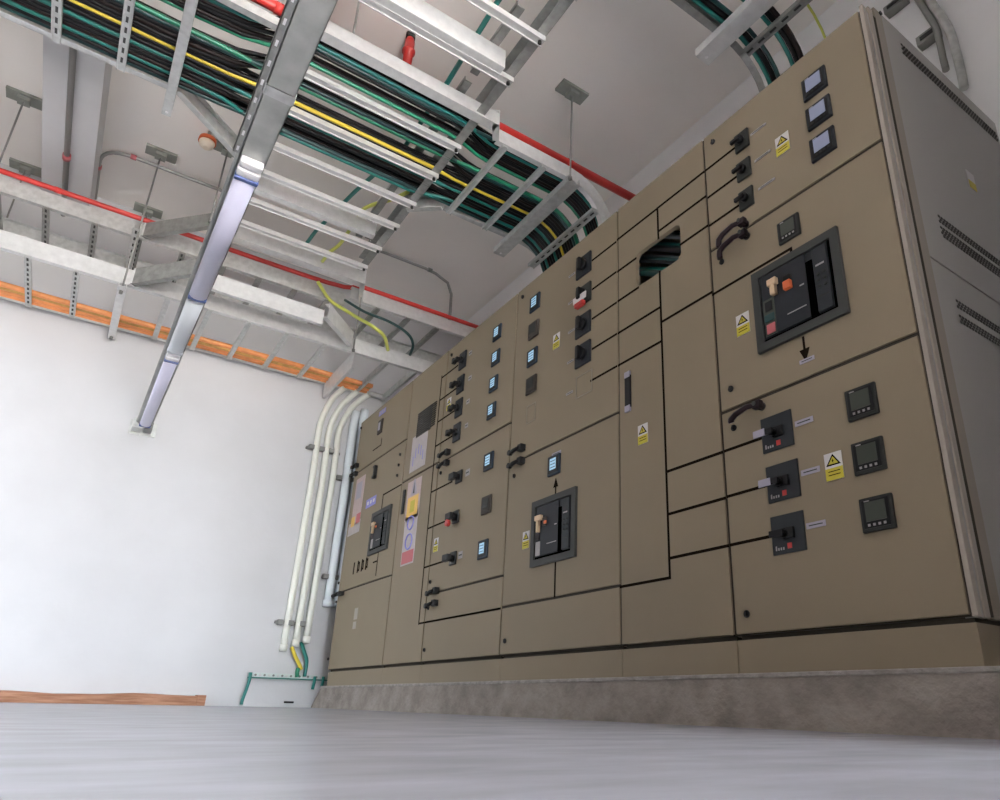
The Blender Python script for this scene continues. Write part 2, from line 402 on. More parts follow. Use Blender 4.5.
def mline(ci, segs, w=.010, m='mimic'):
    """mimic diagram line: runs of (y, z) points"""
    for run in segs:
        b = MB()
        for (ya, za), (yb, zb) in zip(run, run[1:]):
            if abs(ya-yb) > abs(za-zb): z = (za+zb)/2; b.box(XD-.0012, XD+.001, min(ya, yb)-w/2, max(ya, yb)+w/2, z-w/2, z+w/2)
            else: y = (ya+yb)/2; b.box(XD-.0012, XD+.001, y-w/2, y+w/2, min(za, zb)-w/2, max(za, zb)+w/2)
        b.build('mimic_line', M[m], cabs[ci])

def arrow(px, py, up, c):
    y, z = fp(px, py); s = 1 if up else -1
    b = MB(); b.box(XD-.0015, XD+.001, y-.004, y+.004, z-s*.045, z+s*.012)
    b.prism([(y-.019, z+s*.0), (y+.019, z+s*.0), (y, z+s*.045)], XD-.0015, XD+.001)
    b.build('mimic_arrow', M['mimic'], c)

def swing_handle(px, py, n=1, L=.17, m='purple', drop=(0,), up=False):
    """bar handle: boss on the door, arm standing off, bent grip towards the hinge side"""
    y, z = fp(px, py); c = which(y)
    g = 1 if n > 1 else .35
    for k in range(n):
        zz = z-k*.052
        b = MB()
        b.tube([(XD+.001, y, zz), (XD-.02, y, zz)], .015, 12)
        b.box(XD-.034, XD-.012, y-.016, y+.016, zz-.014, zz+.014, .004)
        pts = [(XD-.026, y, zz), (XD-.034, y+L*.35, zz+.002), (XD-.036, y+L*.8, zz-.010), (XD-.035, y+L, zz-.022), (XD-.033, y+L+.003, zz-.022-.016*g), (XD-.031, y+L+.003, zz-.022-.030*g)]
        b.tube(pts, [.009, .0095, .0105, .011, .0115, .010], 8)
        h = b.build('door_handle', M[m], c)
        bb = MB(); bb.tube([(XD-.041, y, zz), (XD-.044, y, zz)], .008, 10); bb.build('handle_screw', M['frame'], h)

def pair_handle(px, py, L=.08):
    y, z = fp(px, py); c = which(y)
    for k, dz in enumerate((.035, -.035)):
        b = MB()
        b.box(XD-.03, XD+.001, y-.022, y+.016, z+dz-.018, z+dz+.018, .004)
        b.tube([(XD-.026, y, z+dz), (XD-.034, y+L*.5, z+dz-.006), (XD-.036, y+L, z+dz-.016)], [.010, .011, .013], 8)
        h = b.build('door_handle', M['black'], c)
        MB().tube([(XD-.048, y+L*.9, z+dz-.014), (XD-.03, y+L*.9, z+dz-.014)], .015, 10).build('handle_knob', M['black'], h)

def mccb(px, py, taged, w=.12, h=.12):
    y, z = fp(px, py); c = which(y)
    o = MB().box(XD-.006, XD+.001, y-w/2, y+w/2, z-h/2, z+h/2, .002).build('breaker_switch', M['slate'], c)
    MB().box(XD-.014, XD-.005, y-.026, y+.016, z-.018, z+.016, .002).build('operating_recess', M['black'], o)
    lv = MB(); lv.tube([(XD-.012, y+.005, z-.002), (XD-.032, y+.012, z-.002)], .013, 10); lv.box(XD-.036, XD-.026, y-.004, y+(.070 if taged else .048), z-.011, z+.009, .003)
    lv.build('lever', M['black'], o)
    if taged:
        MB().box(XD-.0385, XD-.0355, y+.022, y+.068, z-.013, z+.011, .001).build('lever_tag', M['tag'], o)
    MB().box(XD-.0068, XD-.0055, y-.012, y+.004, z-.047, z-.030).build('red_mark', M['red'], o)
    for k in range(4):
        MB().box(XD-.0068, XD-.0055, y+.016+k*.009, y+.021+k*.009, z-.048, z-.040+.006*(k == 3)).build('dip_switch', M['label'], o)

def rotary(px, py, w, h, lever, m='navy', red=False, tagw=False, cross=False):
    y, z = fp(px, py); c = which(y)
    o = MB().box(XD-.010, XD+.001, y-w/2, y+w/2, z-h/2, z+h/2, .003).build('rotary_switch', M[m], c)
    b = MB(); b.tube([(XD-.009, y, z), (XD-.026, y, z)], w*.26, 14)
    if lever == 'left':
        b.box(XD-.055, XD-.026, y-.012, y+w*.62, z-.010, z+.010, .004); b.box(XD-.055, XD-.030, y+w*.40, y+w*.66, z-.019, z+.019, .004)
    elif lever == 'block':
        b.box(XD-.052, XD-.026, y-.020, y+w*.62, z-.020, z+.020, .005)
    elif lever == 'small':
        b.box(XD-.034, XD-.022, y-.008, y+w*.56, z-.008, z+.008, .003)
    else:
        b.box(XD-.044, XD-.026, y-.011, y+.011, z-h*.30, z+h*.30, .004)
    b.build('switch_knob', M['black'], o)
    if red:
        MB().tube([(XD-.040, y+w*.10, z-h*.55), (XD-.058, y+w*.10, z-h*.55)], .020, 14).build('red_padlock', M['red'], o)
        MB().tube([(XD-.058, y+w*.10, z-h*.55), (XD-.061, y+w*.10, z-h*.55)], .010, 12).build('padlock_face', M['pinkred'], o)
    if tagw:
        MB().box(XD-.034, XD-.028, y-.055, y+.045, z-.046, z-.012, .001).build('lock_tag', M['white'], o)
        MB().box(XD-.034, XD-.012, y-.030, y+.036, z-.070, z-.046, .003).build('red_padlock', M['red'], o)
    return o

def acb(py_pts, frame, colored=True):
    ys = [fp(*p)[0] for p in py_pts]; zz = [fp(*p)[1] for p in py_pts]
    y1 = (ys[0]+ys[3])/2; y0 = (ys[1]+ys[2])/2; z1 = (zz[0]+zz[1])/2; z0 = (zz[2]+zz[3])/2
    c = which((y0+y1)/2); W = y1-y0; Hh = z1-z0
    o = MB()
    t = W*.085
    for a in ((y0, y0+t, z0, z1), (y1-t, y1, z0, z1), (y0+t, y1-t, z0, z0+t), (y0+t, y1-t, z1-t, z1)): o.box(XD-.014, XD+.001, *a)
    o = o.build('air_circuit_breaker', M[frame], c)
    L = lambda u, v: (y1-t-u*(W-2*t), z0+t+v*(Hh-2*t))      # u from left, v from below
    def bx(name, u0, u1, v0, v1, d0, d1, m, bev=0.0):
        ya, za = L(u0, v0); yb, zb = L(u1, v1)
        return MB().box(XD-d1, XD-d0, ya, yb, za, zb, bev).build(name, M[m], o)
    bx('breaker_face', 0, 1, 0, 1, -.004, .004, 'slate')
    bx('shadow_gap', .0, 1, .0, .045, .004, .006, 'pit'); bx('shadow_gap', .95, 1, .0, 1, .004, .006, 'pit')
    bx('front_cover', .04, .66, .05, .985, .004, .012, 'navy', .002); bx('trip_unit', .755, .94, .06, .97, .004, .012, 'slate', .002)
    bx('vertical_groove', .665, .75, .02, .84, .004, .013, 'pit')
    if colored:
        bx('indicator_strip', .04, .20, .06, .60, .012, .014, 'lcd'); bx('green_button', .05, .19, .26, .37, .014, .018, 'cdteal', .002)
        bx('red_button', .07, .19, .08, .22, .014, .018, 'pinkred', .002); bx('counter_window', .07, .17, .42, .56, .014, .016, 'black')
        bx('key', .19, .26, .60, .84, .012, .030, 'brass', .003); bx('key_bow', .16, .29, .74, .84, .014, .032, 'brass', .004)
        bx('red_lock', .37, .47, .58, .70, .012, .028, 'orred', .003)
        bx('lock_body', .36, .46, .72, .80, .012, .020, 'black', .002)
    else:
        bx('indicator_strip', .05, .18, .06, .32, .012, .014, 'label'); bx('counter_window', .05, .16, .36, .48, .014, .016, 'purple')
        bx('key', .12, .17, .48, .78, .012, .030, 'brass', .003); bx('key_bow', .08, .25, .70, .80, .014, .032, 'brass', .004)
        bx('copper_lock', .26, .36, .58, .74, .012, .022, 'brown', .003); bx('red_lock', .33, .40, .60, .66, .022, .028, 'orred', .002)
    bx('text_line', .36, .62, .235, .25, .012, .0128, 'label'); bx('text_line', .56, .62, .545, .565, .012, .0128, 'label')
    bx('badge', .79, .90, .70, .725, .012, .0128, 'label'); bx('badge', .79, .92, .25, .275, .012, .0128, 'dkgrey')
    for k in range(3):
        for j in range(2): bx('dial', .79+.08*j, .83+.08*j, .38+.09*k, .42+.09*k, .012, .016, 'dkgrey', .001)
    return (y0+y1)/2, z0, z1

# near cabinet ------------------------------------------------
for p in ((815, 84.5), (819.5, 113.5), (823.5, 145)): meter(*p, 'lav')
for p in ((742.5, 141.5), (744.5, 170), (747, 199)): rotary(*p, .066, .084, 'small', 'dkgrey')
for p in ((758, 129.5), (762.5, 156), (766.5, 184)): nameplate(*p, .075, .010)
sticker(782.5, 144); sticker(743, 324); sticker(834, 466)
meter(789.5, 229.5, 'lcd', .088)
a6 = acb([(753, 276), (838.4, 227.5), (850.6, 312.8), (760.3, 354.6)], 'frame')
arrow(804.5, 349, False, cabs[0]); nameplate(807, 360, .055, .014, 'tag')
for p, t in (((777.5, 432), 1), ((783.5, 481.5), 1), ((788.7, 533.3), 0)): mccb(*p, t)
for p in ((804, 421.5), (810.5, 471), (816, 524.5)): nameplate(*p, .066, .018, 'tag')
for p in ((862.5, 402.5), (869.5, 456.5), (878.3, 513.5)): meter(*p, 'lcd')
swing_handle(746, 224.5, 2, .105); swing_handle(762, 406.5, 1, .105)
yl = YS[1]-.006
def yz(px, py): return fp(px, py)
def hrun(pa, pb):        # a level run between two measured points
    (ya, za), (yb, zb) = fp(*pa), fp(*pb); z = (za+zb)/2; return [(ya, z), (yb, z)]
r0 = [hrun((706, 169), (735, 149)), hrun((708.5, 196), (738, 177)), hrun((710, 224), (740, 206)), hrun((725, 452), (762, 437)), hrun((728, 497), (766, 485)), hrun((731, 545), (772, 536))]
k = hrun((713, 293), (791, 250)); k.append((k[1][0], a6[2])); r0.append(k)
mline(0, r0)

# window cabinet ----------------------------------------------
z_h = [zs((617, 239), (657, 209)), fp(628, 263)[1]]
yv = (fp(657.5, 230)[0]+fp(661, 320)[0]+fp(668, 500)[0]+fp(670, 575)[0])/4
yL, yR = YS[2]-.002, YS[1]+.006
zb = zs((621, 586.5), (670, 578))
def HL(pa, pb, y0, y1): z = zs(pa, pb); return [(y0, z), (y1, z)]
za = zs((618, 239), (657, 209))
r1 = [[(yv, zb), (yv, WZ0)], [(yv, WZ1), (yv, zs((658, 207), (702, 174)))],
      HL((618, 239), (657, 209), yL, yv), HL((658, 207), (702, 174), yv, yR), HL((659, 231), (702, 199), yv, yR), HL((683, 243), (704, 228), WY0, yR),
      HL((618, 271.5), (636, 258), yL, WY1), HL((618, 301), (638, 288), yL, fp(638, 288)[0]), HL((619, 333), (660, 307), yL, yv), HL((619, 365), (662, 341), yL, yv),
      HL((663, 321), (709, 294), yv, yR), HL((668, 471.5), (718, 453.5), yv, yR), HL((670, 514), (721, 499), yv, yR), HL((671.5, 558), (726, 546), yv, yR), [(yL, zb), (yv, zb)]]
mline(1, r1, .0105)
y, z = fp(628.5, 392)
o = MB().box(XD-.008, XD+.001, y-.018, y+.018, z-.075, z+.075, .003).build('slot_handle', M['black'], cabs[1])
for dz in (-.078, .079): MB().box(XD-.010, XD-.001, y-.017, y+.017, z+dz-.014, z+dz+.014, .002).build('handle_end', M['tag'], o)
sticker(643, 434)

# wide breaker cabinet -----------------------------------------
for p, kd in (((535.5, 303), 'blue'), ((534.2, 330), 'dark'), ((532.8, 357.3), 'blue'), ((531.8, 385), 'dark')): meter(*p, kd)
y, z = fp(531, 413)
b = MB()
for a in ((y-.040, y+.040, z+.046, z+.050), (y-.040, y+.040, z-.050, z-.046), (y-.042, y-.038, z-.05, z+.05), (y+.038, y+.042, z-.05, z+.05)): b.box(XD-.002, XD+.001, *a)
b.build('blank_cover', M['paint2'], cabs[2])
y, z = fp(584, 384)
b = MB()
for a in ((y-.060, y+.060, z+.052, z+.056), (y-.060, y+.060, z-.056, z-.052), (y-.062, y-.058, z-.056, z+.056), (y+.058, y+.062, z-.056, z+.056)): b.box(XD-.002, XD+.001, *a)
b.build('blank_cover', M['paint2'], cabs[2])
rotary(584.3, 266, .12, .115, 'up', 'navy'); rotary(584, 295.5, .12, .105, 'up', 'dkgrey', tagw=True); rotary(583.7, 325, .12, .115, 'up', 'navy'); rotary(583.5, 354.5, .12, .115, 'up', 'navy')
for p in ((572, 275), (571.5, 302), (571.5, 331), (570.5, 361.5), (569.5, 393)): nameplate(*p, .055, .012)
sticker(556.5, 341)
pair_handle(523, 455, .075)
meter(554.8, 465.3, 'blue', .098, .098); nameplate(556.5, 453.5, .075, .016, 'tag')
arrow(555.7, 487, True, cabs[2])
a4 = acb([(534.2, 502.5), (577.8, 487.2), (576.6, 556.7), (531.8, 568)], 'frame', False)
sticker(526, 540)
z4 = lambda a, b: HL(a, b, fp(*a)[0], YS[2]+.014)
mline(2, [z4((592.5, 260), (613, 244.5)), z4((592.5, 289), (613, 274.5)), z4((592.5, 319), (613, 304.5)), z4((592.5, 350), (613, 335)), z4((591, 381), (613, 368)),
          [(fp(555, 580)[0], a4[1]), (fp(555, 580)[0], z4b+.006)]])

# seven-switch cabinet -----------------------------------------
for p in ((463.3, 360.5), (461, 384.5), (459.3, 408), (457.3, 432.5)): rotary(*p, .09, .118, 'left', 'navy')
for p in ((470.5, 353), (470, 378), (468, 401.5), (466.5, 425.5)): nameplate(*p, .04, .03)
for p in ((497.7, 333), (496.2, 358), (494, 384), (492, 411)): meter(*p, 'blue', .092)
pair_handle(448.5, 458, .06); pair_handle(437, 597, .06)
for p, kw in (((459.5, 477), {}), ((456.3, 517), dict(red=True)), ((453.5, 558.5), {})): rotary(*p, .075, .075, 'block', 'black', **kw)
for p in ((467.7, 472.5), (460.5, 555)): nameplate(*p, .05, .04)
meter(489.2, 461.5, 'blue', .1); meter(487, 505, 'dark', .1); meter(483.5, 549.5, 'blue', .1)
sticker(449, 404) ; sticker(436, 545)
mline(3, [HL(a, b, YS[4]-.012, fp(*b)[0]) for a, b in (((446, 376), (458, 364)), ((443, 398), (457, 388)), ((440, 421), (455, 410)), ((437, 445), (453, 436)), ((433, 491), (452, 482)), ((429, 528), (451, 519)), ((425, 567), (449, 560)), ((421, 622), (500, 610)))]
      + [HL((421, 622), (500, 610), YS[4]-.012, YS[3]+.012)], .010)

# grille cabinet -------------------------------------------------
yvb = YS[4]+.075
zt_ = fp(441, 377)[1]
mline(4, [[(yvb, zt_), (yvb, fp(418.5, 624)[1])]] + [[(yvb, s), (YS[4]+.005, s)] for s in [zs((446, 376), (458, 364)), zs((443, 398), (457, 388)), zs((440, 421), (455, 410)), zs((437, 445), (453, 436)), zs((433, 491), (452, 482)), zs((429, 528), (451, 519)), zs((425, 567), (449, 560)), zs((421, 622), (500, 610))]], .010)
y0, y1, z0, z1 = 4.048, 4.294, 1.708+CAM_H, 1.893+CAM_H
y0 += .02; g = MB().box(XD-.004, XD+.001, max(y0, YS[4]+.1), y1, z0, z1, .001).build('grille', M['grille'], cabs[4])
b = MB()
for k in range(11): b.box(XD-.008, XD-.003, YS[4]+.108, y1-.008, z0+.010+k*.0162, z0+.016+k*.0162)
b.build('grille_slat', M['dkgrey'], g)
def sheet(pc, w, h, m, name='notice_sheet'):
    y, z = fp(*pc); c = which(y)
    return MB().box(XD-.002, XD+.001, y-w/2, y+w/2, z-h/2, z+h/2).build(name, M[m], c), y, z
s, y, z = sheet((418.8, 451), .25, .26, 'sheet')
b = MB()
for a in ((y-.075, -.03), (y-.04, .01), (y, .03), (y+.045, .01), (y+.08, -.04)): b.box(XD-.0026, XD-.0018, a[0]-.006, a[0]+.006, z+a[1]-.05, z+a[1]+.02)
b.build('printed_marks', M['blue'], s)
s, y, z = sheet((413.3, 499), .22, .27, 'pink')
MB().prism([(y-.05, z+.03), (y+.05, z+.03), (y+.008, z+.14), (y-.008, z+.14)], XD-.0026, XD-.0018).build('triangle_mark', M['tag'], s)
b = MB(); b.prism([(y-.012, z+.04), (y+.012, z+.04), (y, z+.12)], XD-.0032, XD-.0024); b.build('figure_mark', M['frame'], s)
MB().box(XD-.0026, XD-.0018, y-.085, y+.085, z-.115, z+.02).build('amber_panel', M['amber'], s)
MB().box(XD-.0032, XD-.0024, y-.035, y+.035, z-.09, z-.01).build('yellow_panel', M['yellow'], s)
s, y, z = sheet((409.5, 537), .20, .36, 'sheet')
b = MB()
pts = [(XD-.003, y+.045*math.cos(a), z+.095+.045*math.sin(a)) for a in [2*math.pi*k/20 for k in range(21)]]
b.tube(pts, .006, 5); pts = [(XD-.003, y+.05*math.cos(a), z-.03+.05*math.sin(a)) for a in [2*math.pi*k/20 for k in range(21)]]; b.tube(pts, .006, 5)
b.build('round_symbol', M['blue'], s)
MB().box(XD-.0026, XD-.0018, y-.09, y+.09, z-.17, z-.09).build('red_panel', M['pinkred'], s)
y, z = fp(404, 502); y = max(y, YS[4]+.03)
y, z = fp(404, 502)
MB().box(XD-.010, XD+.001, y-.016, y+.016, z-.085, z+.085, .003).build('slot_handle', M['black'], cabs[4])

# far cabinet ----------------------------------------------------
meter(380.8, 426.8, 'dark', .09, .12)
y, z = fp(380.8, 427); MB().box(XD-.0155, XD-.0130, y-.02, y+.02, z-.03, z+.035).build('dial_face', M['tag'], cabs[5])
y, z = fp(382.5, 412)
s = MB().box(XD-.002, XD+.001, y-.07, y+.07, z-.02, z+.02).build('name_plate', M['blue'], cabs[5])
for k in (-.045, 0, .045): MB().box(XD-.0028, XD-.0018, y+k-.014, y+k+.014, z-.010, z+.010).build('text_mark', M['tag'], s)
y, z = fp(378, 444)
b = MB(); b.box(XD-.0012, XD+.001, y-.07, y+.10, z-.032, z-.024); b.box(XD-.0012, XD+.001, y-.075, y-.067, z-.032, z+.03); b.build('mimic_line', M['mimic'], cabs[5])
pair_handle(357.5, 470, .03); 
y, z = fp(342, 594); 
b = MB(); b.box(XD-.04, XD+.001, y-.05, y+.03, z-.014, z+.014, .004); b.tube([(XD-.03, y, z), (XD-.04, y+.10, z-.01)], .013, 8); b.build('door_handle', M['black'], cabs[5])
y, z = fp(376.5, 472)
b = MB(); b.box(XD-.025, XD+.001, y-.012, y+.012, z-.05, z+.05, .004); b.box(XD-.025, XD+.001, y-.012, y+.03, z-.05, z-.028, .003); b.box(XD-.025, XD+.001, y-.012, y+.026, z+.03, z+.05, .003); b.build('hook_switch', M['dkgrey'], cabs[5])
s, y, z = sheet((358.3, 501), .20, .40, 'pink')
MB().box(XD-.0026, XD-.0018, y-.10, y-.01, z-.19, z-.11).build('red_panel', M['pinkred'], s)
MB().box(XD-.0026, XD-.0018, y+.02, y+.10, z-.20, z-.12).build('amber_panel', M['amber'], s)
MB().box(XD-.0026, XD-.0018, y-.05, y+.07, z+.02, z+.16).build('figure_mark', M['tag'], s)
s, y, z = sheet((354, 528), .26, .10, 'sheet')
y, z = fp(371, 502)
s = MB().box(XD-.002, XD+.001, y-.10, y+.10, z-.035, z+.035).build('name_plate', M['blue'], cabs[5])
for k in (-.06, 0, .06): MB().box(XD-.0028, XD-.0018, y+k-.016, y+k+.016, z-.012, z+.014).build('text_mark', M['white'], s)
a1 = acb([(373.7, 513.7), (393, 504.4), (387.5, 549.4), (368.7, 555.6)], 'frame', False)
yc = a1[0]
mline(5, [[(yc+.03, a1[2]), (yc+.03, zs((386, 493), (401, 485))), (YS[5]+.012, zs((386, 493), (401, 485)))], [(yc-.01, a1[1]), (yc-.01, a1[1]-.16)], [(yc+.07, a1[1]-.06), (yc-.01, a1[1]-.06)]])
y, z = fp(360, 566)
for k in range(4):
    yy = y+.13-k*.085
    b = MB(); b.box(XD-.0015, XD+.001, yy-.010, yy+.010, z-.045, z+.045)
    if k: b.box(XD-.0015, XD+.001, yy-.035, yy-.009, z-.035, z-.020); b.box(XD-.0015, XD+.001, yy-.035, yy-.009, z+.020, z+.035); b.box(XD-.0015, XD+.001, yy-.035, yy-.022, z-.035, z+.035)
    b.build('circuit_symbol', M['mimic'], cabs[5])
y, z = fp(355.5, 618)
s = MB().box(XD-.002, XD+.001, y-.035, y+.035, z-.01, z+.07).build('faded_sticker', M['paint3'], cabs[5])
MB().box(XD-.002, XD+.001, y-.03, y+.035, z-.075, z-.025).build('faded_sticker', M['paint3'], cabs[5])
nameplate(386, 415, .02, .02, 'white') if False else None
for c in cabs: settle(c)

# ------------------------------------------------------------------ cable ladders
ZU = 3.06 + CAM_H          # underside of the upper ladders
ZE = 2.59 + CAM_H          # underside of the lower ladder by the back wall
def rail(name, p0, p1, z0, par, m='galv', h=.11, side=1, fl=.035):
    """C-shaped side rail: web with a flange at the top and at the bottom"""
    b = MB(); b.obox(p0, p1, .004, z0, z0+h)
    b.obox(p0, p1, fl, z0, z0+.004, side*fl/2); b.obox(p0, p1, fl, z0+h-.004, z0+h, side*fl/2)
    return b.build(name, M[m], par)
def rung(p0, p1, z0, par, m='galv', w=.04, h=.022, slots=False, dark=True):
    b = MB(); b.obox(p0, p1, w, z0+.003, z0+h); b.obox(p0, p1, .006, z0-.004, z0+.004, w/2-.003); b.obox(p0, p1, .006, z0-.004, z0+.004, -w/2+.003)
    o = b.build('rung', M[m], par)
    if slots:
        a = Vector((*p0, 0)); e = Vector((*p1, 0)); L = (e-a).length; d = (e-a)/L; n = int(L/.07); b = MB()
        for k in range(n):
            q = a+d*(.035+k*.07); b.obox((q.x-d.x*.018, q.y-d.y*.018), (q.x+d.x*.018, q.y+d.y*.018), .011, z0+.0015, z0+.0032)
        b.build('slot', M['hole'], o)
    return o

# C: the ladder that carries the black cables
LC = thing('cable_ladder', 'galvanised cable ladder full of black and green cables crossing overhead', 'cable ladder', 'galvanised cable ladders')
YC0, YC1 = 2.84, 3.59
rail('side_rail', (-1.9, YC1), (-.12, YC1), ZU, LC, side=-1); rail('side_rail', (1.48, YC1), (2.08, YC1), ZU, LC, side=-1)
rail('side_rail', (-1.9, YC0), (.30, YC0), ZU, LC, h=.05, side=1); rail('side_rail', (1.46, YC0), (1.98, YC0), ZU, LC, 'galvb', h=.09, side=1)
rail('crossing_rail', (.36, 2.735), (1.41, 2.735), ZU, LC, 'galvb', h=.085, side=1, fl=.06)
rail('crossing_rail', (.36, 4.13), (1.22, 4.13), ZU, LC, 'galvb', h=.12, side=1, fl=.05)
rail('gusset', (-.12, YC1), (.35, 4.0), ZU, LC, side=-1); rail('gusset', (1.30, 3.75), (1.48, YC1), ZU, LC, side=-1); rail('gusset', (1.41, 2.735), (1.47, YC0), ZU, LC, 'galvb', side=1)
for x in (-1.64, -1.30, -.98, -.655, -.375): rung((x, YC0+.004), (x, YC1-.004), ZU-.015, LC, slots=True)
for x in (1.52, 1.795): rung((x, YC0+.004), (x, YC1-.004), ZU-.015, LC, w=.035)
# the bend down to the cabinet roofs
def bend(x0, z0, r, n=6): return [(x0+r*math.sin(a), z0-r*(1-math.cos(a))) for a in [math.pi/2*k/n for k in range(n+1)]]
def bent_rail(y, x0, par, m='galv', h=.11, zend=2.36, side=1):
    b = MB()
    P = bend(x0, ZU, .26) + [(x0+.26, zend)]; Q = bend(x0, ZU+h, .26+h) + [(x0+.26+h, zend)]
    for dy in ((0, .004), ):
        for (a, c_), (d, e) in zip(zip(P, P[1:]), zip(Q, Q[1:])):
            v = []
            for yy in (y, y+.004*side):
                v.append([b.bm.verts.new((p[0], yy, p[1])) for p in (a, c_, e, d)])
            b.bm.faces.new(v[0]); b.bm.faces.new(list(reversed(v[1])))
            for k in range(4): b.bm.faces.new((v[0][k], v[1][k], v[1][(k+1) % 4], v[0][(k+1) % 4]))
    for (a, c_) in zip(P, P[1:]):
        v = [b.bm.verts.new(q) for q in ((a[0], y, a[1]), (c_[0], y, c_[1]), (c_[0], y+.035*side, c_[1]), (a[0], y+.035*side, a[1]))]
        w = [b.bm.verts.new((q.co.x+.002, q.co.y, q.co.z+.003)) for q in v]
        b.bm.faces.new(v); b.bm.faces.new(list(reversed(w)))
        for k in range(4): b.bm.faces.new((v[k], w[k], w[(k+1) % 4], v[(k+1) % 4]))
    return b.build('bent_rail', M[m], par)
bent_rail(YC0, 1.98, LC, 'galvb', h=.09); bent_rail(YC1, 2.08, LC, 'galv', side=-1)
rung((2.185, YC0+.0), (2.185, YC1-.0), ZU-.155, LC, w=.05, slots=True)

# B: upper ladder near the back wall
LB = thing('cable_ladder', 'upper galvanised cable ladder near the back wall with a red pipe along its side', 'cable ladder', 'galvanised cable ladders')
YB0, YB1 = 5.17, 5.71
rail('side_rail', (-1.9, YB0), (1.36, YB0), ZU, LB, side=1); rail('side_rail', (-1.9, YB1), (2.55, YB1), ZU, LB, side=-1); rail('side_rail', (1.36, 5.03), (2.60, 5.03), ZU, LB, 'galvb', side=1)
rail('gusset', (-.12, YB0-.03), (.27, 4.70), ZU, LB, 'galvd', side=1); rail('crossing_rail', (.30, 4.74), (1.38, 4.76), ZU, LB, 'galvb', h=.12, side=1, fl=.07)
rail('gusset', (1.38, 4.76), (1.46, 5.03), ZU, LB, 'galvb', side=1)
MB().box(-.125, -.055, YB0-.04, YB0-.032, ZU, ZU+.11).build('joint_plate', M['galvb'], LB)
for x in (-1.76, -1.49, -1.22, -.95, -.68, -.40, -.13, .15, .43, .69, .96, 1.22, 1.6, 1.87, 2.14): rung((x, (YB0 if x < 1.3 else 5.03)+.004), (x, YB1-.004), ZU-.012, LB, 'galvd', slots=x < .2)

# E: lower wide ladder with the orange conduits
LE = thing('cable_ladder', 'lower galvanised cable ladder at the back wall holding orange conduits', 'cable ladder', 'galvanised cable ladders')
YE0, YE1 = 5.02, 5.77
rail('side_rail', (-1.9, YE0), (2.30, YE0), ZE, LE, 'galvb', h=.12, side=1); rail('side_rail', (-1.9, YE1), (2.0, YE1), ZE, LE, 'galvb', h=.045, side=-1, fl=.03)
rail('gusset', (-.10, YE0-.03), (.26, 4.55), ZE, LE, 'galvd', side=1, h=.12); rail('crossing_rail', (.30, 4.72), (1.11, 4.74), ZE, LE, 'galvb', h=.12, side=1, fl=.03)
rail('gusset', (1.11, 4.62), (1.40, 4.93), ZE, LE, 'galvb', h=.12, side=1)
MB().box(-.105, -.035, YE0-.04, YE0-.032, ZE, ZE+.12).build('joint_plate', M['galvb'], LE)
for x in (-1.74, -1.47, -1.20, -.93, -.665, -.405, .13, .395, .665, .94, 1.225): rung((x, YE0+.004), (x, YE1-.004), ZE-.012, LE, 'galv', w=.034, slots=x < 0)
for x, h, d in ((1.455, .15, .13), (1.725, .05, .012), (1.985, .06, .012)): rail('end_rail', (x, YE0+.01), (x, YE1), ZE-d, LE, 'galvb' if x < 1.5 else 'galv', h=h, side=-1, fl=.02)

# A: the ladder that runs along the room between them
LA = thing('cable_ladder', 'galvanised cable ladder running along the room towards the back wall, joining the others', 'cable ladder', 'galvanised cable ladders')
XA0, XA1 = .36, 1.315
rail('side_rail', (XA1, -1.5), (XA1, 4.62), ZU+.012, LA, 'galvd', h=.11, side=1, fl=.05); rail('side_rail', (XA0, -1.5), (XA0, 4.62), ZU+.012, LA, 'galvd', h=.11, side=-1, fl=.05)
for y in (-.9, -.3, .3, .9, 1.24, 1.54, 1.84, 2.14, 2.44, 3.03, 3.33, 3.66, 3.94, 4.26, 4.54):
    o = rung((XA0+.01, y), (XA1+.0, y), ZU-.018, LA, 'galvb', w=.045, h=.028)
    MB().tube([(XA1-.02, y, ZU-.030), (XA1-.02, y, ZU-.015)], .010, 8).build('end_bolt', M['dkgrey'], o)
MB().box(.40, 1.235, 2.37, 2.44, ZU-.02, ZU+.10, .003).build('cross_channel', M['galvb'], LA)
b = MB()
for y0, y1 in ((-1.0, 2.05), (2.12, 2.60), (2.66, 3.35), (3.42, 4.35)): b.box(1.145, 1.19, y0, y1, ZU+.10, ZU+.106); b.box(1.145, 1.150, y0, y1, ZU+.10, ZU+.13)
b.build('inner_strip', M['galvd'], LA)

# D: ladder over the near cabinet
LD = thing('cable_ladder', 'short galvanised cable ladder at top right with few cables dropping to the near cabinet', 'cable ladder', 'galvanised cable ladders')
rail('side_rail', (1.34, 1.61), (2.02, 1.61), ZU, LD, 'galvd', h=.06, side=-1); rail('side_rail', (1.34, .95), (2.02, .95), ZU, LD, 'galvd', h=.06, side=1)
bent_rail(1.61, 2.02, LD, 'galvd', h=.05, side=-1)
rung((2.15, .96), (2.15, 1.60), ZU-.035, LD, 'galvd', w=.04, slots=True)
for o in (LC, LB, LE, LA, LD): settle(o)

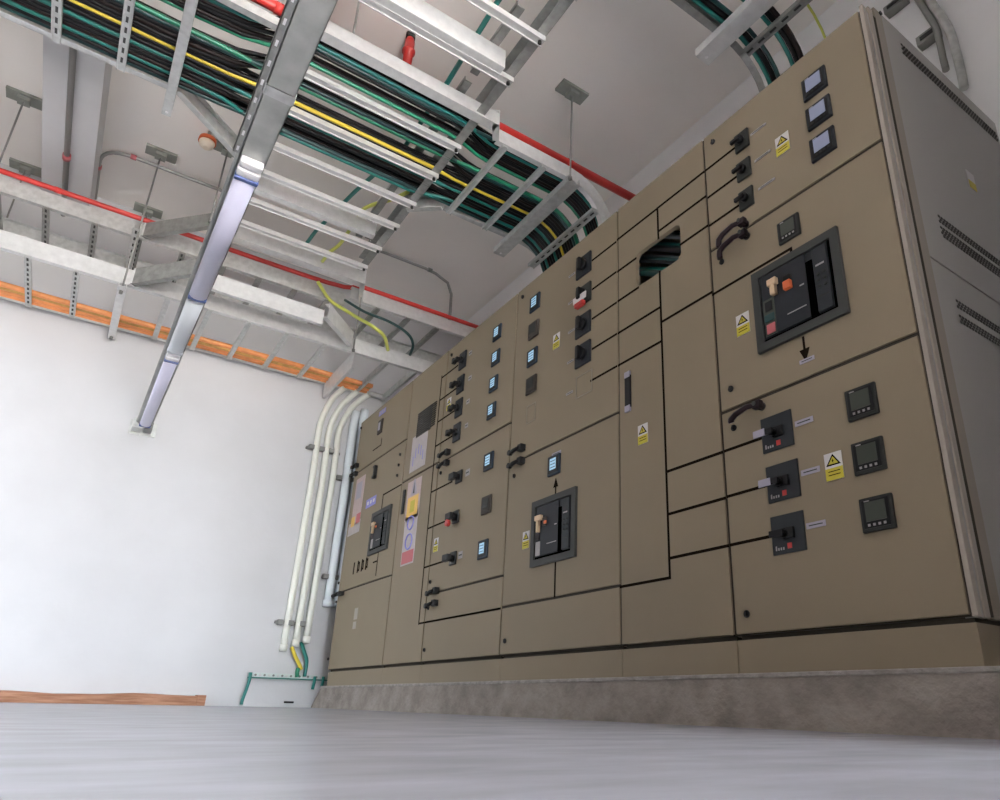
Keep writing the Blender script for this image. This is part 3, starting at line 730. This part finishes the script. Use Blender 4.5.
# trapeze hangers: struts on threaded rods below ceiling plates
def hanger(label, strut, rods, zst, m='galv', group='trapeze hangers under the cable ladders', slots=True, w=.046):
    t = thing('trapeze_hanger', label, 'hanger', group)
    if strut:
        (p0, p1) = strut
        b = MB(); b.obox(p0, p1, .006, zst-.045, zst, w/2-.003); b.obox(p0, p1, .006, zst-.045, zst, -w/2+.003); b.obox(p0, p1, w, zst-.047, zst-.043)
        so = b.build('strut', M[m], t)
        b = MB(); a = Vector((*p0, 0)); e = Vector((*p1, 0)); L = (e-a).length; d = (e-a)/L
        for k in range(int(L/.09) if slots else 0):
            q = a+d*(.05+k*.09)
            MB().obox((q.x-d.x*.02, q.y-d.y*.02), (q.x+d.x*.02, q.y+d.y*.02), .012, zst-.0485, zst-.0465).build('slot', M['hole'], so)
        if not slots: MB().tube([(p1[0], p1[1]-.03, zst-.05), (p1[0], p1[1]-.03, zst-.04)], .008, 10).build('bolt', M['cap'], so)
    for (x, y, zb) in rods:
        MB().tube([(x, y, zb), (x, y, H-.005)], .006, 8).build('threaded_rod', M['gpipe'], t)
        b = MB(); b.box(x-.10, x+.10, y-.05, y+.05, H-.022, H-.001, .002); b.box(x-.035, x+.035, y-.035, y+.035, H-.05, H-.021, .004)
        b.build('ceiling_plate', M['plate'], t)
        MB().tube([(x, y, zb-.012), (x, y, zb+.008)], .013, 6).build('nut', M['clip'], t)
    settle(t); return t
zs_b = ZU-.016
hanger('trapeze hanger under the cable-filled ladder, left of the light trunking', ((-.135, 2.78), (-.135, 3.72)), [], zs_b, slots=False)
hanger('trapeze hanger under the cable-filled ladder, where the cables turn down to the cabinets', ((1.99, 2.80), (1.99, 3.72)), [(1.94, 2.775, zs_b-.05)], zs_b, slots=False, w=.085)
t = hanger('two-tier trapeze hanger on rods left of the batten lights', ((-.155, 4.96), (-.155, 5.78)), [(-.14, 5.00, ZE-.075), (-.14, 5.78, ZE-.075)], zs_b)
t2 = t
b = MB(); b.obox((-.14, 4.93), (-.14, 5.82), .006, ZE-.065, ZE-.02, .021); b.obox((-.14, 4.93), (-.14, 5.82), .006, ZE-.065, ZE-.02, -.021); b.obox((-.14, 4.93), (-.14, 5.82), .048, ZE-.067, ZE-.063)
o = b.build('strut', M['galvb'], t); o.location = -t.location
hanger('rod hanger left of the white beam at the far left', ((-.95, 4.94), (-.95, 5.80)), [(-.95, 4.98, ZE-.07), (-.95, 5.78, ZE-.07)], ZE-.02)
hanger('thin rod hanger just behind the light trunking', None, [(.245, 4.66, ZU+.0)], 0)
hanger('rod hanger beside the far cabinet ladder end', None, [(1.43, 4.97, ZE-.01)], 0)
hanger('thin rod hanger above the bright crossing rail', None, [(.56, 2.76, ZU+.10)], 0)
hanger('wide flat strut under the ladder over the near cabinet', ((1.985, .90), (1.985, 1.72)), [], zs_b, 'galvb', slots=False, w=.09)

# ------------------------------------------------------------------ cables
ZC = ZU + .012
def cable(name, pts, r, m, label, group, cat='cable', n=8):
    return MB().tube(pts, r, n).build(name, M[m], None, label=label, cat=cat, group=group)
COLN = {'cblack': 'black', 'cbrown': 'dark brown', 'cteal': 'teal', 'cgreen': 'green', 'cdteal': 'dark teal', 'cyellow': 'yellow', 'cyg': 'yellow-green'}
def ss(t): t = max(0, min(1, t)); return t*t*(3-2*t)
def run_c(y, z, r, stack, xend=2.0, drop=2.34):
    """level run on the ladder, tied into tight stacks where the ladders cross, then bent down"""
    pts = []; x = -1.9; ph = random.random()*6; am = random.uniform(.002, .006)
    ys, zs_ = stack
    while x < xend-.02:
        t = ss((x-.02)/.30)*(1-ss((x-1.22)/.28))
        pts.append((x, (y+am*math.sin(x*2.1+ph))*(1-t)+ys*t, (z+.003*math.sin(x*3+ph*2))*(1-t)+zs_*t)); x += .07 if -.05 < x < 1.55 else .2
    pts += [(a, y, c) for a, c in bend(xend, z, .26+(z-ZU))]
    pts.append((xend+.26+(z-ZU), y, drop))
    return pts
ORD = ['first', 'second', 'third', 'fourth', 'fifth', 'sixth', 'seventh', 'eighth', 'ninth', 'tenth', 'eleventh', 'twelfth', 'thirteenth', 'fourteenth', 'fifteenth', 'sixteenth']
far = ['cdteal', 'cblack', 'cteal', 'cbrown', 'cblack', 'cblack', 'cteal', 'cblack', 'cblack', 'cyellow', 'cblack', 'cblack', 'cbrown', 'cblack', 'cdteal', 'cgreen']
near = ['cgreen', 'cblack', 'cbrown', 'cblack', 'cblack', 'cbrown', 'cteal', 'cblack', 'cdteal']
fill = {}
def stack(yc, cols=2, d=.026, order=None):
    n = fill.get(yc, 0); fill[yc] = n+1
    return (yc+(n % cols-(cols-1)/2)*d, ZC+.013+(n//cols)*d)
def far_y(i): return 3.555 if i < 3 else 3.43 if i < 8 else 3.305 if i < 11 else 3.155
lower = []
for i, m in sorted(enumerate(far), key=lambda q: q[1] in ('cblack', 'cbrown')): lower.append((3.545-i*.0265, ZC+.0128, .0115 if m == 'cyellow' else .0128, m, stack(far_y(i), 3 if 3 <= i < 8 else 2),
    f'{COLN[m]} cable, {ORD[i]} from the far rail in the wide bunch on the overhead ladder', 'lower layer of cables on the overhead ladder'))
for i, m in sorted(enumerate(near), key=lambda q: q[1] in ('cblack', 'cbrown')): lower.append((3.040-i*.0215, ZC+.012, .0115, m, stack(2.985 if i < 3 else 2.875, 1 if i < 3 else 3, .024),
    f'{COLN[m]} cable, {ORD[i]} from the gap in the narrow bunch on the overhead ladder', 'cables in the narrow bunch'))
for i in range(13): lower.append((3.530-i*.0305, ZC+.037, .0125, 'cblack', stack((3.555, 3.43, 3.43, 3.305, 3.155)[i*5//13], 2),
    'black cable in the upper layer of the wide bunch on the overhead ladder', 'upper layer of black cables on the overhead ladder'))
for i in range(6): lower.append((3.028-i*.029, ZC+.034, .0115, 'cblack', stack(2.875, 3, .024),
    'black cable in the upper layer of the narrow bunch on the overhead ladder', 'upper layer of black cables in the narrow bunch'))
for y, z, r, m, st, lab, grp in lower: cable('power_cable', run_c(y, z, r, st), r, m, lab, grp)
# cables over the near cabinet
def run_d(y, z, r):
    pts = [(1.30, y, z), (1.6, y+.002, z), (1.85, y, z)] + [(a, y, c) for a, c in bend(2.02, z, .26+(z-ZU))] + [(2.02+.26+(z-ZU), y, 2.34)]
    return pts
for y, m, nm, r in ((1.555, 'cteal', 'teal', .012), (1.53, 'cblack', 'black', .013), (1.505, 'cdteal', 'dark teal', .011), (1.42, 'cteal', 'teal', .011), (1.395, 'cblack', 'black', .013), (1.37, 'cbrown', 'dark brown', .013), (1.24, 'cyg', 'yellow-green', .006)):
    cable('power_cable', run_d(y, ZC+.012, r), r, m, ('thin ' if r < .01 else '')+f'{nm} cable dropping behind the near cabinet at top right', f'{nm} cables over the near cabinet')
# green earth cable along ladder A, and loose yellow-green tails
cable('earth_cable', [(1.065, -1, ZU+.13), (1.07, 2.2, ZU+.125), (1.085, 2.75, ZU+.12), (1.09, 3.36, ZU+.125), (.98, 3.93, ZU+.12), (.90, 4.5, ZU+.12), (.90, 5.02, ZU+.20), (.92, 5.14, ZU+.25)], .014, 'cteal', 'single green cable lying along the ladder beneath the light ceiling', None)
def hzz(px, py, z): x, y = hz(px, py, z); return (x, y, z)
cable('loose_cable', smooth([hzz(*p) for p in ((408, 192, ZU+.10), (390, 200, ZU+.13), (372, 205, ZU+.13), (360, 212, ZU+.12), (352, 226, ZU+.09), (340, 244, ZU+.05), (330, 252, ZU+.04), (322, 262, ZU+.06))]), .013, 'cyg', 'yellow-green cable looping along the ladder above the crossing', None)
cable('loose_cable', smooth([hzz(318, 282, ZU+.05), hzz(330, 300, ZU), hzz(345, 310, ZU-.1), hzz(358, 318, ZU-.2), hzz(372, 326, ZE+.12), hzz(384, 336, ZE+.08), hzz(388, 350, ZE+.04)]), .014, 'cyg', 'pale yellow cable dropping from the upper to the lower ladder by the far cabinet', None)
cable('loose_cable', smooth([hzz(345, 300, ZU-.05), hzz(365, 312, ZU-.2), hzz(390, 322, ZE+.2), hzz(408, 334, ZE+.1), hzz(413, 345, ZE+.06), hzz(410, 355, ZE+.02)]), .011, 'cdteal', 'dark green cable arching over the lower ladder by the far cabinet', None)

# ------------------------------------------------------------------ red pipes
def redpipe(label, x0, x1, y, z, r):
    t = thing('red_pipe', label, 'pipe', None)
    MB().tube([(x0, y, z), (x1, y, z)], r, 12).build('pipe', M['rpipe'], t)
    for x in [x0+.35+k*.9 for k in range(int((x1-x0)/.9))]:
        MB().tube([(x-.02, y, z), (x+.02, y, z)], r*1.12, 12).build('coupling', M['rpipe'], t)
    settle(t)
redpipe('red pipe along the near side of the cable-filled ladder', -1.93, XR-.02, 2.905, ZU+.180, .028)
t = thing('red_pipe', 'red pipe along the upper ladder near the back wall', 'pipe')
MB().tube(smooth([(-1.93, 5.15, ZU+.14), (0, 5.15, ZU+.14), (1.2, 5.14, ZU+.138), (1.42, 5.03, ZU+.13), (1.6, 5.015, ZU+.13), (2.70, 5.015, ZU+.13)], 4), .018, 12).build('pipe', M['rpipe'], t)
for x in (-1.5, -.65): MB().tube([(x-.02, 5.15, ZU+.14), (x+.02, 5.15, ZU+.14)], .0205, 12).build('coupling', M['rpipe'], t)
settle(t)

# ------------------------------------------------------------------ orange conduits on the lower ladder
for i, (y, m, r, w_) in enumerate(((5.738, 'orange', .0185, 'nearest the wall'), (5.690, 'orange', .0195, 'second from the wall'), (5.640, 'oliv', .019, 'third from the wall'), (5.592, 'orange', .0195, 'farthest from the wall'))):
    pts = []; x = -1.9; ph = i*1.7
    while x < 1.93: pts.append((x, y+.006*math.sin(2.3*x+ph), ZE+.024+.006*math.sin(2.7*x+ph))); x += .12
    cable('orange_conduit', pts, r, m, 'orange conduit on the lower ladder by the back wall, '+w_, 'orange conduits on the lower ladder', cat='conduit', n=12)

# ------------------------------------------------------------------ light trunking with two battens
TZ = 1.88 + CAM_H
t = thing('lighting_trunking', 'long zinc light trunking running over the room to the back wall', 'trunking')
b = MB(); b.box(.165, .258, .4, 5.72, TZ, TZ+.003); b.box(.165, .168, .4, 5.72, TZ, TZ+.05); b.box(.255, .258, .4, 5.72, TZ, TZ+.05)
b.build('channel', M['trunk'], t)
b = MB(); b.box(.140, .165, .4, 2.38, TZ+.006, TZ+.009); b.box(.140, .143, .4, 2.38, TZ+.006, TZ+.030); o = b.build('perforated_flange', M['galvd'], t)
for k in range(22): MB().box(.1485, .1565, .45+k*.09, .475+k*.09, TZ+.0048, TZ+.0062).build('slot', M['cap'], o)
b = MB(); b.box(.153, .165, 2.38, 5.72, TZ+.006, TZ+.012); b.build('edge_flange', M['trunk'], t)
b = MB(); b.box(.162, .261, 1.985, 1.995, TZ-.003, TZ+.052); b.box(.162, .261, 1.985, 2.03, TZ-.0025, TZ); b.build('joint_strap', M['galv'], t)
b = MB(); b.box(.135, .20, 5.72, 5.845, TZ-.035, TZ+.04, .004); b.box(.12, .30, 5.835, 5.848, TZ-.05, TZ+.06, .003); b.build('wall_bracket', M['galv'], t)
MB().tube([(.21, .62, TZ+.04), (.21, .62, H-.002)], .006, 8).build('suspension_rod', M['gpipe'], t)
b = MB(); b.box(.215, .265, 5.70, 5.80, TZ-.04, TZ+.02, .004); b.build('cable_gland_box', M['clip'], t)
settle(t)
def batten(label, y0, y1, x0, x1, zb, m, caps=True):
    t = thing('batten_light', label, 'batten light', 'batten lights under the trunking')
    b = MB(); pts = []
    n = 8; hw = (x1-x0)/2; xc = (x0+x1)/2; hh = TZ-.001-zb
    prof = [(xc-hw, TZ-.001), (xc-hw, TZ-.45*hh)] + [(xc+hw*math.cos(a), TZ-.45*hh+.55*hh*math.sin(a)) for a in [math.pi+math.pi*k/n for k in range(1, n)]] + [(xc+hw, TZ-.45*hh), (xc+hw, TZ-.001)]
    va = [b.bm.verts.new((x, y0, z)) for x, z in prof]; vb = [b.bm.verts.new((x, y1, z)) for x, z in prof]
    b.bm.faces.new(va); b.bm.faces.new(list(reversed(vb)))
    for k in range(len(prof)): 
        f = b.bm.faces.new((va[k], vb[k], vb[(k+1) % len(prof)], va[(k+1) % len(prof)])); f.smooth = 1 <= k < len(prof)-2
    b.build('diffuser', M[m], t)
    MB().box(x0-.002, x1+.002, y1+.002, y1+.03, zb+.004, TZ, .008).build('end_cap', M['bcap' if caps else m], t)
    if not caps: settle(t); return
    MB().box(x0-.002, x1+.002, y0-.045, y0-.002, zb+.004, TZ, .012).build('end_cap', M['cap'], t)
    MB().box(x0-.003, x1+.003, y0-.004, y0+.016, zb-.001, TZ, .004).build('trim_ring', M['bcap'], t)
    MB().box(x0-.001, x1+.001, y0-.085, y0-.048, zb+.010, TZ, .010).build('end_cap', M['cap'], t)
    settle(t)
batten('lavender batten light under the trunking, nearest the camera', 2.45, 3.50, .172, .252, TZ-.045, 'diff')
batten('short cool white batten light, the middle one of three under the trunking', 3.56, 4.22, .172, .250, TZ-.04, 'coolwhite', False)
batten('pale batten light under the trunking, the one nearest the back wall', 4.36, 5.66, .176, .246, TZ-.04, 'diff')

# ------------------------------------------------------------------ conduits on the ceiling and the beam
t = thing('ceiling_conduit', 'grey steel conduit across the ceiling with bends at both ends', 'conduit')
zc = H-.035
pts = [(-.50, YB-.02, zc), (-.50, 5.55, zc)] + arc((-.50, 5.5, zc), (-.50, 5.13, zc), (0, 5.13, zc), .22) + [(.9, 5.12, zc), (2.0, 5.12, zc)]
zc2 = zc
pts += [Vector((2.12, 5.14, zc2)), Vector((2.26, 5.18, zc2-.02)), Vector((2.31, 5.19, zc2-.12)), Vector((2.32, 5.20, zc2-.3)), Vector((2.32, 5.2, ZU+.1))]
MB().tube(pts, .0135, 8).build('pipe', M['gpipe'], t)
for p, mm in (((-.50, 5.40, zc), 'pinkred'), ((-.30, 5.13, zc), 'pinkred'), ((2.05, 5.12, zc), 'clip')):
    MB().tube([(p[0]-.018, p[1], p[2]), (p[0]+.018, p[1], p[2])] if mm != 'pinkred' or p[0] > -.4 else [(p[0], p[1]-.018, p[2]), (p[0], p[1]+.018, p[2])], .019, 10).build('coupling', M[mm], t)
settle(t)
t = thing('beam_conduit', 'grey conduit fixed along the underside of the white beam at left', 'conduit')
MB().tube([(-.655, -1, 3.43+CAM_H), (-.655, YB-.02, 3.43+CAM_H)], .018, 8).build('pipe', M['gpipe'], t)
MB().tube([(-.655, 5.05, 3.43+CAM_H), (-.655, 5.10, 3.43+CAM_H)], .025, 10).build('coupling', M['pinkred'], t)
settle(t)

# detectors
t = thing('smoke_detector', 'round orange and cream detector on the ceiling near the diagonal ladder brace', 'detector')
x, y = hz(207, 143, H-.10)
MB().tube([(x, y, H-.001), (x, y, H-.06)], .012, 8).build('stem', M['clip'], t)
MB().tube([(x, y, H-.055), (x, y, H-.065), (x, y, H-.095)], [.03, .055, .058], 18).build('base_ring', M['orred'], t)
MB().tube([(x, y, H-.095), (x, y, H-.125), (x, y, H-.145)], [.050, .045, .022], 18).build('dome', M['cream'], t)
settle(t)
t = thing('fire_sprinkler', 'red upright fire sprinkler hanging from the ceiling above the crossing rail', 'sprinkler')
x, y = hz(410.5, 38, H-.03)
MB().tube([(x, y, H-.001), (x, y, H-.035)], .028, 12).build('mount', M['dkgrey'], t)
MB().tube([(x, y, H-.034), (x, y, H-.06), (x, y, H-.13), (x, y, H-.135), (x, y, H-.15), (x, y, H-.155), (x, y, H-.25)], [.02, .028, .030, .038, .038, .028, .025], 14).build('body', M['red'], t)
settle(t)

# ------------------------------------------------------------------ conduits on the back wall
YW = YB - .05
def wallp(px, py, Y=YW):
    d = ray(px, py); d = d*(Y/d.y); return (d.x, d.y, d.z+CAM_H)
def wall_conduit(label, pix, z0, r, m, top, group='white conduits down the back wall'):
    t = thing('wall_conduit', label, 'conduit', group)
    q = [wallp(*p) for p in pix]; x0 = q[0][0]
    pts = [(x0, YW, z0), (x0*.5+q[1][0]*.5, YW, z0*.5+q[1][2]*.5)] + q[1:]
    if top: e = Vector(pts[-1]); pts.append((e.x+.06, e.y-.07, ZE+.002))
    MB().tube(smooth(pts, 4), r, 12).build('pipe', M[m], t)
    MB().tube([(x0, YW, z0-.01), (x0, YW, z0+.04)], r*1.15, 12).build('end_bush', M[m], t)
    settle(t)
wall_conduit('leftmost white conduit curving from the lower ladder down the back wall', [(283, 650), (312, 480), (317.5, 440), (321, 422), (327.5, 407), (334, 397)], .36+CAM_H, .026, 'wcond', True)
wall_conduit('second white conduit from the left on the back wall', [(294.5, 650), (322.5, 480), (327.5, 442), (332, 422), (341, 406), (347, 400)], .40+CAM_H, .026, 'wcond', True)
wall_conduit('third white conduit from the left on the back wall', [(305, 648), (332.5, 480), (337.5, 440), (341, 426), (350, 410), (359, 401)], .43+CAM_H, .026, 'wcond', True)
wall_conduit('bluish white straight conduit on the back wall, fourth from the left', [(327, 610), (346.5, 479), (353, 430), (356.5, 412)], .72+CAM_H, .036, 'bcond', False)
wall_conduit('bluish white straight conduit on the back wall, nearest the cabinets', [(337, 608), (356, 479), (362, 430), (365, 410)], .73+CAM_H, .036, 'bcond', False)
def clampbar(label, x0, x1, z, xs):
    t = thing('clamp_bar', label, 'clamp', 'steel clamp bars across the wall conduits')
    MB().box(x0, x1, YW+.020, YB-.001, z-.008, z+.012).build('bar', M['clip'], t)
    for x in xs: MB().box(x-.022, x+.022, YW-.03, YW+.022, z-.020, z+.018, .005).build('clamp', M['clip'], t)
    settle(t)
def wx(*ps): return [wallp(*p)[0] for p in ps]
def wz(p): return wallp(*p)[2]
clampbar('upper clamp bar across the three curved white conduits', *wx((307, 448), (341, 452)), wz((320, 449)), wx((311, 448), (321.5, 449), (331, 450)))
clampbar('lower clamp bar across the three curved white conduits', *wx((276, 622), (313, 625)), wz((292, 623)), wx((280, 622), (290.5, 623), (302, 624)))
clampbar('upper clamp bar across the two bluish conduits', *wx((337, 478), (353, 480)), wz((345, 479)), wx((338.5, 478), (351, 479)))
clampbar('lower clamp bar across the two bluish conduits', *wx((323, 577), (340, 578)), wz((330, 577)), wx((325, 577), (335, 578)))

# earth bar and its cables
t = thing('earth_bar', 'tinned earth bar with a row of bolts low on the back wall', 'earth bar')
MB().box(1.25, 1.845, YB-.062, YB-.050, .205, .235, .002).build('bar', M['earthbar'], t)
for x in (1.29, 1.80): MB().tube([(x, YB-.052, .220), (x, YB-.001, .220)], .014, 10).build('standoff', M['clip'], t)
for k in range(16): MB().tube([(1.30+k*.032, YB-.070, .220), (1.30+k*.032, YB-.061, .220)], .008, 8).build('bolt', M['white' if k % 2 else 'clip'], t)
MB().box(1.25, 1.845, YB-.066, YB-.048, .196, .204).build('lower_edge', M['cteal'], t)
settle(t)
e = YB-.075
cable('earth_cable', smooth([(1.262, e, .235), (1.262, e, .19), (1.252, e, .12), (1.238, e, .05), (1.235, e, .012)]), .012, 'cteal', 'green earth cable from the left end of the earth bar to the floor', None)
cable('earth_cable', smooth([(1.60, e+.03, .47), (1.625, e, .40), (1.655, e, .33), (1.655, e, .22)]), .014, 'cteal', 'green cable curving from the third white conduit to the earth bar', None)
cable('earth_cable', [(1.60, e, .28), (1.595, e, .25), (1.60, e, .215)], .016, 'cgreen', 'short green cable stub on top of the earth bar', None)
cable('earth_cable', smooth([(1.535, e+.03, .43), (1.56, e, .37), (1.60, e, .31), (1.625, e, .27)]), .014, 'cyellow', 'yellow cable from the second white conduit to the earth bar', None)
cable('earth_cable', [(1.735, e, .225), (1.735, e, .18), (1.73, e, .13)], .012, 'cteal', 'short green cable under the earth bar, left of the pair by the plinth', None)
cable('earth_cable', [(1.80, e, .225), (1.80, e, .18), (1.795, e, .15)], .012, 'cteal', 'short green cable under the earth bar, right of the pair by the plinth', None)
MB().box(1.55, 1.62, YB-.02, YB-.001, .028, .042, .004).build('wall_bracket_clip', M['black'], None, label='small black clip on the wall just left of the plinth foot', cat='clip')

# timber lying along the wall
t = thing('timber_board', 'rough brown timber board lying on the floor along the back wall', 'board')
b = MB(); 
n = 26; rows = []
for k in range(n+1):
    x = -1.9+(.985+1.9)*k/n; dz = random.uniform(-.006, .006); zt = .062+(.004*math.sin(k*.9))+dz
    rows.append([b.bm.verts.new((x, y, z)) for y, z in ((YB-.11, 0.001), (YB-.11, zt), (YB-.012, zt+.004), (YB-.012, .001))])
for a, c in zip(rows, rows[1:]):
    for q in range(4): b.bm.faces.new((a[q], a[(q+1) % 4], c[(q+1) % 4], c[q]))
b.bm.faces.new(rows[0]); b.bm.faces.new(list(reversed(rows[-1])))
b.build('plank', M['wood'], t)
MB().box(.93, .987, YB-.114, YB-.01, .001, .070, .003).build('offcut', M['wood'], t)
settle(t)

# ------------------------------------------------------------------ things on the right wall, top right
def rw(px, py, X=XR-.04):
    d = ray(px, py); d = d*(X/d.x); return (d.x, d.y, d.z+CAM_H)
cable('wall_conduit', smooth([rw(910, -14), rw(920, 2), rw(929, 16), rw(936, 28), rw(940, 44), rw(943, 58), rw(946, 70)]), .016, 'gpipe', 'left of two bent grey conduits on the right wall behind the near cabinet', 'grey conduits on the right wall', cat='conduit')
cable('wall_conduit', smooth([rw(920, -18), rw(932, 4), rw(942, 18), rw(950, 32), rw(956, 52), rw(961, 72), rw(964, 88)]), .02, 'galv', 'right of two bent grey conduits on the right wall behind the near cabinet', 'grey conduits on the right wall', cat='conduit')
def wstrut(pa, pb, w, label):
    a = rw(*pa); c = rw(*pb)
    t = thing('wall_strut', label, 'strut')
    b = MB(); b.box(XR-.05, XR-.002, min(a[1], c[1]), max(a[1], c[1]), (a[2]+c[2])/2-w/2, (a[2]+c[2])/2+w/2, .003); b.build('channel', M['gpipe'], t)
    MB().box(XR-.054, XR-.049, min(a[1], c[1])+.02, max(a[1], c[1])-.02, (a[2]+c[2])/2-w*.2, (a[2]+c[2])/2+w*.2).build('slot', M['hole'], t)
    settle(t)
wstrut((884, 10), (906, -2), .045, 'slotted strut high on the right wall above the near cabinet corner')
wstrut((917, 43), (938, 29), .055, 'short strut carrying the bent conduits on the right wall')

# ------------------------------------------------------------------ light: daylight through the two openings
w = bpy.data.worlds.new('sky'); SC.world = w; w.use_nodes = True
SKY_UP, SKY_DOWN, SKY_SOUTH = 5.9, 1.3, 22.0      # sky, sunlit yard below the horizon, extra brightness of the sunny side
nt = w.node_tree; bg = nt.nodes['Background']
def nd(t, **k):
    n = nt.nodes.new(t)
    for a, v in k.items(): n.inputs[a].default_value = v
    return n
tc = nd('ShaderNodeTexCoord'); sx = nd('ShaderNodeSeparateXYZ'); nt.links.new(tc.outputs['Generated'], sx.inputs[0])
m1 = nd('ShaderNodeMapRange', **{'From Min': .03, 'From Max': -.06, 'To Min': SKY_UP, 'To Max': SKY_DOWN}); nt.links.new(sx.outputs['Z'], m1.inputs['Value'])
m2 = nd('ShaderNodeMapRange', **{'From Min': -.75, 'From Max': -.93, 'To Min': 0, 'To Max': SKY_SOUTH}); nt.links.new(sx.outputs['Y'], m2.inputs['Value'])
ad = nt.nodes.new('ShaderNodeMath'); ad.operation = 'ADD'; nt.links.new(m1.outputs[0], ad.inputs[0]); nt.links.new(m2.outputs[0], ad.inputs[1]); nt.links.new(ad.outputs[0], bg.inputs['Strength'])
mx = nt.nodes.new('ShaderNodeMix'); mx.data_type = 'RGBA'; mx.inputs[6].default_value = (.88, .94, 1.0, 1); mx.inputs[7].default_value = (1.0, .94, .86, 1)
m3 = nd('ShaderNodeMapRange', **{'From Min': .03, 'From Max': -.06}); nt.links.new(sx.outputs['Z'], m3.inputs['Value']); nt.links.new(m3.outputs[0], mx.inputs[0]); nt.links.new(mx.outputs[2], bg.inputs['Color'])
def portal(name, loc, rot, sx, sy):
    l = bpy.data.lights.new(name, 'AREA'); l.shape = 'RECTANGLE'; l.size = sx; l.size_y = sy; l.cycles.is_portal = True
    o = bpy.data.objects.new(name, l); COL.objects.link(o); o.location = loc; o.rotation_euler = rot
for y0, y1, z0, z1 in LEFT_OPEN: portal('daylight_portal', (XL-.1, (y0+y1)/2, (z0+z1)/2), (0, -math.pi/2, 0), z1-z0, y1-y0)
for x0, x1, z0, z1 in REAR_OPEN: portal('daylight_portal', ((x0+x1)/2, YR-.1, (z0+z1)/2), (math.pi/2, 0, 0), x1-x0, z1-z0)
sun = bpy.data.lights.new('sun', 'SUN'); sun.energy = 190; sun.angle = .01; sun.color = (1, .95, .88)
sun_o = bpy.data.objects.new('sun', sun); COL.objects.link(sun_o)
sun_o.rotation_euler = Vector((-.05, .72, -.70)).to_track_quat('-Z', 'Y').to_euler()
SC.view_settings.view_transform = 'Standard'; SC.view_settings.look = 'None'
SC.view_settings.gamma = 1.0; SC.view_settings.use_curve_mapping = False
SC.view_settings.exposure = 0.80
SC.cycles.max_bounces = 10; SC.cycles.diffuse_bounces = 8
